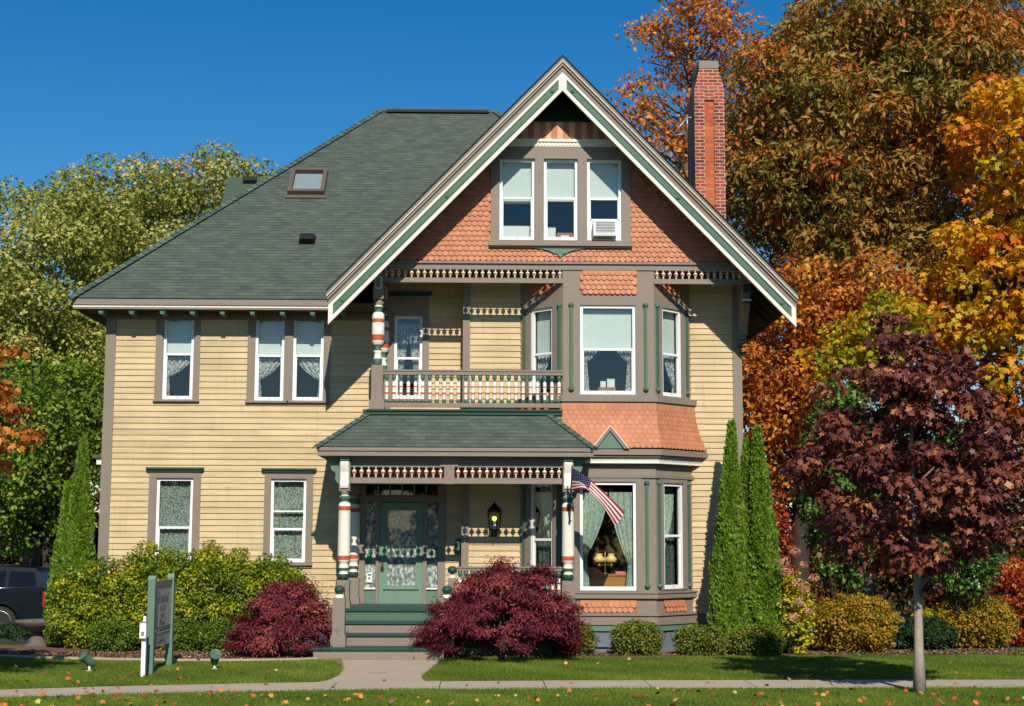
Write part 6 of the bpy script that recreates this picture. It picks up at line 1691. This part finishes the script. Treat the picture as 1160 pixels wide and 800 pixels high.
# --- rocks
def rock(px, py, r, lab):
    x, y = G(px, py); k = MB(); seg = 9
    prof = [(0, r), (r * .35, r * .95), (r * .7, r * .6), (r * .9, r * .2), (r * .92, 0)]; k.lathe(x, y, prof, M['rock'], seg); 
    rs = [random.uniform(.75, 1.2) for _ in k.v]; k.v = [(x + (a - x) * q_, y + (b_ - y) * q_, c_ * random.uniform(.85, 1.15)) for (a, b_, c_), q_ in zip(k.v, rs)]; k.smooth = [False] * len(k.f)
    wtag(k, 'garden_rock', lab, 'rock', (x, y, 0))
rock(758, 738, .20, 'pale angular rock between two boxwoods under the bay window'); rock(595, 742.5, .14, 'flat pale rock at the edge of the bed by the large crimson maple')

# --- flag on the porch post
P0 = Vector((X(645.5, YP - .15, 588), YP - .17, Z(588, YP - .15, 645))); P1 = Vector((X(648, -2.02, 527), -2.02, Z(527, -2.02, 648)))
pole = (P1 - P0)
frt = empty('house_flag', tuple(P0), 'American flag flying from a staff on the right porch post', 'flag')
k = MB(); k.tube([P0 - pole * .03, P1], [.012, .012], M['black'], 8); k.lathe(P0.x, P0.y, [(P0.z - .06, .0), (P0.z - .05, .02), (P0.z - .02, .025), (P0.z, .01)], M['black'], 10); part(k, 'staff', frt)
k = MB(); bz = Z(575, YP - .12, 646); k.box(FP, xpr - .03 - 0.0, xpr + .03, .112, .13, bz - .06, bz + .06, M['black']); k.tube([FP(xpr, .13, bz), P0.lerp(P1, .2)], [.018, .018], M['black'], 8); part(k, 'bracket', frt)
RED, WHT, BLU = plain('flag_red', S(150, 20, 34), .8, spec=.1), plain('flag_white', S(216, 208, 202), .8, spec=.1), plain('flag_blue', S(22, 32, 82), .8, spec=.1)
def FV(px, py, Y): return Vector((X(px, Y, py), Y, Z(py, Y, px)))
top = [FV(648, 530, -2.0), FV(662, 538.5, -2.04), FV(675, 549, -1.98), FV(691, 564, -1.95), FV(708, 581, -1.90)]
bot = [FV(645.7, 557, -1.78), FV(659, 553.5, -2.06), FV(672, 561, -2.20), FV(685, 578, -2.22), FV(697, 597, -2.16)]
def spl(Pp, t_):
    n = len(Pp) - 1; f_ = min(t_ * n, n - 1e-6); i = int(f_); u_ = f_ - i
    a, b_, c_, d_ = Pp[max(i - 1, 0)], Pp[i], Pp[i + 1], Pp[min(i + 2, n)]
    return 0.5 * ((2 * b_) + (c_ - a) * u_ + (2 * a - 5 * b_ + 4 * c_ - d_) * u_ ** 2 + (3 * b_ - a - 3 * c_ + d_) * u_ ** 3)
def FF(s_, v_, off=0.0):
    w_ = min(1, max(0, (s_ - .15) / .35)); w_ = w_ * w_ * (3 - 2 * w_)       # the cloth doubles under towards the fly
    if v_ < .60: f_, bk = v_ / .60, 0.0
    elif v_ < .82: f_, bk = 1 - (v_ - .60) / .22 * .45, .05 * (v_ - .60) / .22
    else: f_, bk = .55 + (v_ - .82) / .18 * .40, .05
    p = spl(top, s_).lerp(spl(bot, s_), v_ * (1 - w_) + f_ * w_) + Vector((0, bk * w_ + (.02 * w_ if v_ > .6 else 0), 0))
    rip = .035 * s_ ** .6 * math.sin(s_ * 9 + v_ * 3.0) + .03 * s_ * math.sin(v_ * 7 + s_ * 4)
    return p + Vector((.1, -1, .1)).normalized() * (rip + off)
k = MB(); NU, NV = 40, 26
for i in range(NU):
    for j in range(NV):
        s0, s1, v0, v1 = i / NU, (i + 1) / NU, j / NV, (j + 1) / NV
        st_ = j // 2; mm = BLU if (s1 <= .4001 and st_ < 7) else (RED if st_ % 2 == 0 else WHT)
        k.poly([FF(s0, v1), FF(s1, v1), FF(s1, v0), FF(s0, v0)], mm, smooth=True)
fo_ = part(k, 'flag_cloth', frt)
k = MB()
for r in range(9):
    for c_ in range(6 if r % 2 == 0 else 5):
        s_ = .4 * ((c_ * 2 + 1 + (r % 2)) / 12); v_ = (7 / 13) * ((r + 1) / 10)
        for off in (.004, -.004):
            pts = []
            for a in range(10):
                rr = .0115 if a % 2 == 0 else .0045; an = PI / 2 + a * PI / 5; pts.append(FF(min(.399, max(.001, s_ + rr * math.cos(an))), max(.0, v_ - rr * 1.7 * math.sin(an)), off))
            k.poly(pts, WHT)
k.build; so2 = part(k, 'stars', fo_)

# --- window air conditioner in the gable
h = HOLE['gc']; ax0, ax1, az0, az1 = X(671.5, YC, 260), X(697.8, YC, 260), zc(269.5), zc(251)
rt = empty('window_air_conditioner', FC((ax0 + ax1) / 2, 0, az0), 'white air conditioner in the right-hand gable window', 'air conditioner')
k = MB(); k.box(FC, ax0, ax1, -.30, .22, az0, az1, M['white']); k.box(FC, ax0 + .03, ax1 - .03, .2205, .232, az0 + .03, az0 + .05, M['white']); part(k, 'body', rt)
k = MB()
for i in range(9): k.box(FC, ax0 + .04, ax1 - .04, .2205, .235, az0 + .06 + i * (az1 - az0 - .09) / 9, az0 + .06 + (i + .5) * (az1 - az0 - .09) / 9, M['grey_metal'] if i % 2 else M['pale'])
part(k, 'front_grille', rt)
k = MB(); k.box(FC, h[0] + .056, ax0 - .002, -.075, -.05, h[2] + .07, az1 + .02, M['white']); k.box(FC, ax1 + .002, h[1] - .056, -.075, -.05, h[2] + .07, az1 + .02, M['white']); k.box(FC, h[0] + .056, h[1] - .056, -.074, -.04, az1 + .021, az1 + .055, M['white']); part(k, 'side_panel', rt)
# low pale board and a parcel behind the other gable windows
h = HOLE['ga']; k = MB(); k.box(FC, h[0] + .06, h[1] - .06, -.25, -.23, h[2] - .05, h[2] + .33, M['pale']); wtag(k, 'white_board', 'pale board standing inside the left gable window', 'board')
h = HOLE['gb']; k = MB(); k.box(FC, h[0] + .26, h[1] - .06, -.35, -.18, h[2] - .02, h[2] + .19, M['card']); k.box(FC, h[0] + .34, h[1] - .16, -.179, -.175, h[2] + .05, h[2] + .14, M['pale']); wtag(k, 'parcel', 'brown parcel with a pale label inside the middle gable window', 'box')
k = MB(); k.box(FC, h[0] + .06, h[0] + .24, -.24, -.22, h[2] - .02, h[2] + .30, M['pale']); wtag(k, 'white_board', 'small pale board beside the parcel in the middle gable window', 'board')

# --- inside the bay: writing desk, lamp, books
Yd = -.47; FD = Fr(0, Yd, 0); dz = Z(650.5, Yd, 690); dx0, dx1 = X(652, Yd, 660), X(722, Yd, 660)
rt = empty('writing_desk', ((dx0 + dx1) / 2, Yd + .3, .75), 'oak chest with two drawers standing inside the lower bay window', 'desk')
k = MB(); k.box(FD, dx0 + .02, dx1 - .02, -.46, -.012, .76, dz - .03, M['oak_wood']); part(k, 'body', rt)
k = MB(); k.box(FD, dx0, dx1, -.48, .01, dz - .03, dz, M['oak_wood']); part(k, 'top', rt)
xm_ = (dx0 + dx1) / 2 - .05
for a, b_ in ((dx0 + .04, xm_ - .008), (xm_ + .008, dx1 - .04)):
    k = MB(); k.box(FD, a, b_, -.0115, .004, dz - .40, dz - .05, M['oak_wood']); part(k, 'drawer', rt)
lx_ = X(685.5, Yd + .2, 640); F2 = Fr(lx_, Yd + .2, 0)
rt = empty('desk_lamp', (lx_, Yd + .2, dz), 'brass two-armed lamp with amber shades on the chest', 'lamp')
k = MB(); k.lathe(lx_, Yd + .2, [(dz, .09), (dz + .015, .09), (dz + .03, .02), (dz + .42, .012), (dz + .44, 0)], M['brass'], 14)
for s_ in (-1, 1): k.tube([F2(0, 0, dz + .20), F2(s_ * .06, 0, dz + .16), F2(s_ * .115, 0, dz + .20)], [.009, .009, .009], M['brass'], 6); k.lathe(lx_ + s_ * .115, Yd + .2, [(dz + .12, .02), (dz + .16, .055), (dz + .19, .05), (dz + .21, .02)], M['brass'], 12)
part(k, 'base', rt)
for s_ in (-1, 1):
    k = MB(); k.lathe(lx_ + s_ * .115, Yd + .2, [(dz + .21, .05), (dz + .24, .11), (dz + .29, .115), (dz + .33, .075), (dz + .36, .055), (dz + .385, .075)], M['amber'], 16); part(k, 'lamp_shade', rt)
BK = [('orange book lying lowest in the pile on the chest', 659, 681.5, 0, .045, S(214, 110, 60)), ('rust-coloured book lying second in the pile on the chest', 661, 679, .046, .04, S(190, 84, 40)), ('blue-grey magazine lying on top of the pile on the chest', 660, 676, .087, .03, S(110, 128, 160)), ('pink book lying at the right end of the chest', 697, 712, 0, .05, S(220, 120, 110))]
for lab, a, b_, z0_, hh_, c_ in BK:
    k = MB(); x0_, x1_ = X(a, Yd + .1, 645), X(b_, Yd + .1, 645); mm = plain('book_cover', c_, .6); k.box(FD, x0_, x1_, -.26, -.03, dz + z0_ + .001, dz + z0_ + .006, mm); k.box(FD, x0_ + .004, x1_ - .004, -.255, -.034, dz + z0_ + .0065, dz + z0_ + hh_ - .0065, M['pale']); k.box(FD, x0_, x1_, -.26, -.03, dz + z0_ + hh_ - .006, dz + z0_ + hh_, mm); k.box(FD, x0_, x1_, -.0295, -.024, dz + z0_ + .001, dz + z0_ + hh_, mm)
    wtag(k, 'book', lab, 'book', group='books on the chest in the bay window')
# --- on the sill of the upper bay window
k = MB(); zs2 = zc(443.5); k.box(FBC, HOLE['bcu'][0] + .06, HOLE['bcu'][1] - .06, -.42, -.17, zs2 - .03, zs2, M['white']); o = part(k, 'inner_sill', bw_u)
def onsill(name, lab, cat, a, b_, y1, y0, dd, m, z0p):
    k = MB(); k.box(FC, X(a, YC + .3, 435), X(b_, YC + .3, 435), -.36, -.36 + dd, z0p, zc(y0), m); k.box(FC, X(a, YC + .3, 435) - .004, X(b_, YC + .3, 435) + .004, -.364, -.356 + dd, zc(y0), zc(y0) + .012, m); wtag(k, name, lab, cat)
onsill('wooden_tray', 'brown tray on the sill of the upper bay window', 'tray', 677.5, 697, 442, 438.5, .18, M['card'], zs2)
zt2 = zc(438.5) + .012
onsill('pale_canister', 'shorter pale canister, left one on the brown tray', 'canister', 680, 686, 438, 431, .10, M['pale'], zt2)
onsill('pale_canister', 'taller pale canister, right one on the brown tray', 'canister', 687.5, 696, 438, 428.5, .12, M['pale'], zt2)
# notices in the door side light
k = MB(); k.box(FA, xA_(415.5), xA_(421), -.029, -.026, zA_(637.5), zA_(626.5), plain('green_notice', S(30, 150, 80), .6)); part(k, 'green_notice', fo)
k = MB(); nb_ = plain('blue_print', S(60, 90, 160), .6); k.box(FA, xA_(416), xA_(422), -.029, -.026, zA_(660), zA_(649), M['white']); k.box(FA, xA_(417), xA_(421), -.0258, -.025, zA_(652.5), zA_(650.5), nb_); k.box(FA, xA_(417.5), xA_(420), -.0258, -.025, zA_(656.5), zA_(654.5), RED); part(k, 'white_notice', fo)

# --- parked car behind the bed on the left
cy_ = 9.4; zg_ = gz(-12, 10); xr_ = -11.08
crt = empty('parked_car', (xr_ - 2.4, cy_ + .95, zg_), 'dark blue-black sport utility car parked behind the arborvitae', 'car')
m, t, b = new_mat('shade_darkened_car_paint'); b.inputs['Base Color'].default_value = (.004, .007, .010, 1); b.inputs['Roughness'].default_value = .3; b.inputs['Specular IOR Level'].default_value = .25; b.inputs['Coat Weight'].default_value = .08; b.inputs['Coat Roughness'].default_value = .05; M['car'] = m  # navy paint darkened further, tree shade over the car put into its colour
M['tyre'] = plain('tyre_rubber', (.022, .022, .022, 1), .85); M['rim'] = plain('alloy_rim', (.55, .55, .56, 1), .3, .8); M['carglass'] = plain('tinted_glass', (.006, .008, .010, 1), .08, 0, .35); M['chrome'] = plain('chrome_strip', (.7, .7, .7, 1), .15, 1.0); M['tail'] = plain('red_tail_lens', (.35, .02, .02, 1), .2)
xw_r, xw_f, wr = xr_ - 1.18, xr_ - 1.18 - 2.85, .40
def cpt(x, y, z): return (xr_ - x, cy_ + .95 + y, zg_ + z)
# stations: x from rear, belt half width, belt z, hood/roof top
prof_low = [(0.02, .55), (0.0, .80), (.03, 1.22), (.10, 1.27), (2.9, 1.22), (3.3, 1.18), (4.35, 1.05), (4.72, .92), (4.80, .60), (4.72, .34), (4.35, .30)]
arch = []
def archpts(cx, r=.47): return [(cx + r * math.cos(a), .40 + r * math.sin(a)) for a in [PI * i / 10 for i in range(11)]]
xa_f, xa_r = 1.18 + 2.85, 1.18
low = prof_low + [(p[0], p[1]) for p in reversed(sorted(archpts(xa_f), key=lambda q_: q_[0])) ] + [(xa_r + .55, .30)] + [(p[0], p[1]) for p in reversed(sorted(archpts(xa_r), key=lambda q_: q_[0]))] + [(.10, .42)]
k = MB(); W2 = .95
def body_y(zv): return W2 * (1 - .05 * max(0, (zv - .8)) - .04 * max(0, .6 - zv))
n_ = len(low)
for s_ in (-1, 1):
    k.poly([cpt(a, s_ * body_y(b_), b_) for a, b_ in (low if s_ < 0 else reversed(low))], M['car'])
for i in range(n_):
    a, b_ = low[i], low[(i + 1) % n_]; k.poly([cpt(a[0], -body_y(a[1]), a[1]), cpt(b_[0], -body_y(b_[1]), b_[1]), cpt(b_[0], body_y(b_[1]), b_[1]), cpt(a[0], body_y(a[1]), a[1])], M['car'], smooth=False)
gh_ = [(.10, 1.26), (.26, 1.66), (.40, 1.76), (1.2, 1.80), (2.2, 1.78), (2.55, 1.72), (3.25, 1.20)]
def gy(zv): return .90 - .20 * max(0, (zv - 1.22) / .58)
for s_ in (-1, 1): k.poly([cpt(a, s_ * gy(b_), b_) for a, b_ in (gh_ if s_ < 0 else reversed(gh_))], M['car'])
for a, b_ in zip(gh_[:-1], gh_[1:]): k.poly([cpt(a[0], -gy(a[1]), a[1]), cpt(b_[0], -gy(b_[1]), b_[1]), cpt(b_[0], gy(b_[1]), b_[1]), cpt(a[0], gy(a[1]), a[1])], M['car'], smooth=True)
part(k, 'body', crt)
for s_ in (-1, 1):
    for wp in ([(.30, 1.30), (.40, 1.66), (1.02, 1.69), (1.02, 1.30)], [(1.12, 1.30), (1.12, 1.69), (1.90, 1.70), (1.95, 1.29)], [(2.05, 1.29), (2.0, 1.70), (2.42, 1.67), (2.95, 1.29)]):
        k = MB(); k.poly([cpt(a, s_ * (gy(b_) + .006), b_) for a, b_ in (wp if s_ < 0 else reversed(wp))], M['carglass']); part(k, 'window', crt)
    k = MB(); k.tube([cpt(.14, s_ * (gy(1.27) + .02), 1.275), cpt(3.1, s_ * (gy(1.25) + .02), 1.245)], [.012, .012], M['chrome'], 6); part(k, 'chrome_strip', crt)
    k = MB(); k.tube([cpt(1.32, s_ * .985, 1.08), cpt(1.52, s_ * .985, 1.085)], [.016, .016], M['chrome'], 6); part(k, 'door_handle', crt)
    k = MB(); k.tube([cpt(.5, s_ * .66, 1.84), cpt(2.3, s_ * .66, 1.83)], [.018, .018], M['black'], 6); part(k, 'roof_rail', crt)
    k = MB(); k.box(Fr(xr_ - .10, cy_ + .95 + s_ * .86, 0), -.02, .075, -.08, .08, zg_ + .80, zg_ + 1.18, M['tail']); part(k, 'tail_light', crt)
    for cx_ in (xa_r, xa_f):
        A = Matrix.Translation(Vector(cpt(cx_, s_ * .83, .40))) @ Matrix.Rotation(PI / 2 * (1 if s_ < 0 else -1), 4, 'X')
        k = MB(); k.lathe(0, 0, [(-.12, .30), (-.11, .38), (-.06, .40), (.06, .40), (.10, .385), (.12, .33), (.115, .295)], M['tyre'], 32, A); wo_ = part(k, 'wheel', crt)
        k = MB(); k.lathe(0, 0, [(.06, .295), (.118, .300), (.122, .285), (.08, .27)], M['rim'], 32, A)
        k.lathe(0, 0, [(.02, .28), (.03, .0)], M['black'], 24, A); k.lathe(0, 0, [(.03, .06), (.10, .055), (.105, 0)], M['rim'], 14, A)
        for q_ in range(10):
            an = 2 * PI * q_ / 10; B = A @ Matrix.Rotation(an, 4, 'Z')
            k.prism([(.04, -.028), (.285, -.020), (.285, .020), (.04, .028)], .075, .105, lambda a, b_, c_: tuple(B @ Vector((a, b_, c_))), M['rim'])
        part(k, 'rim', wo_)
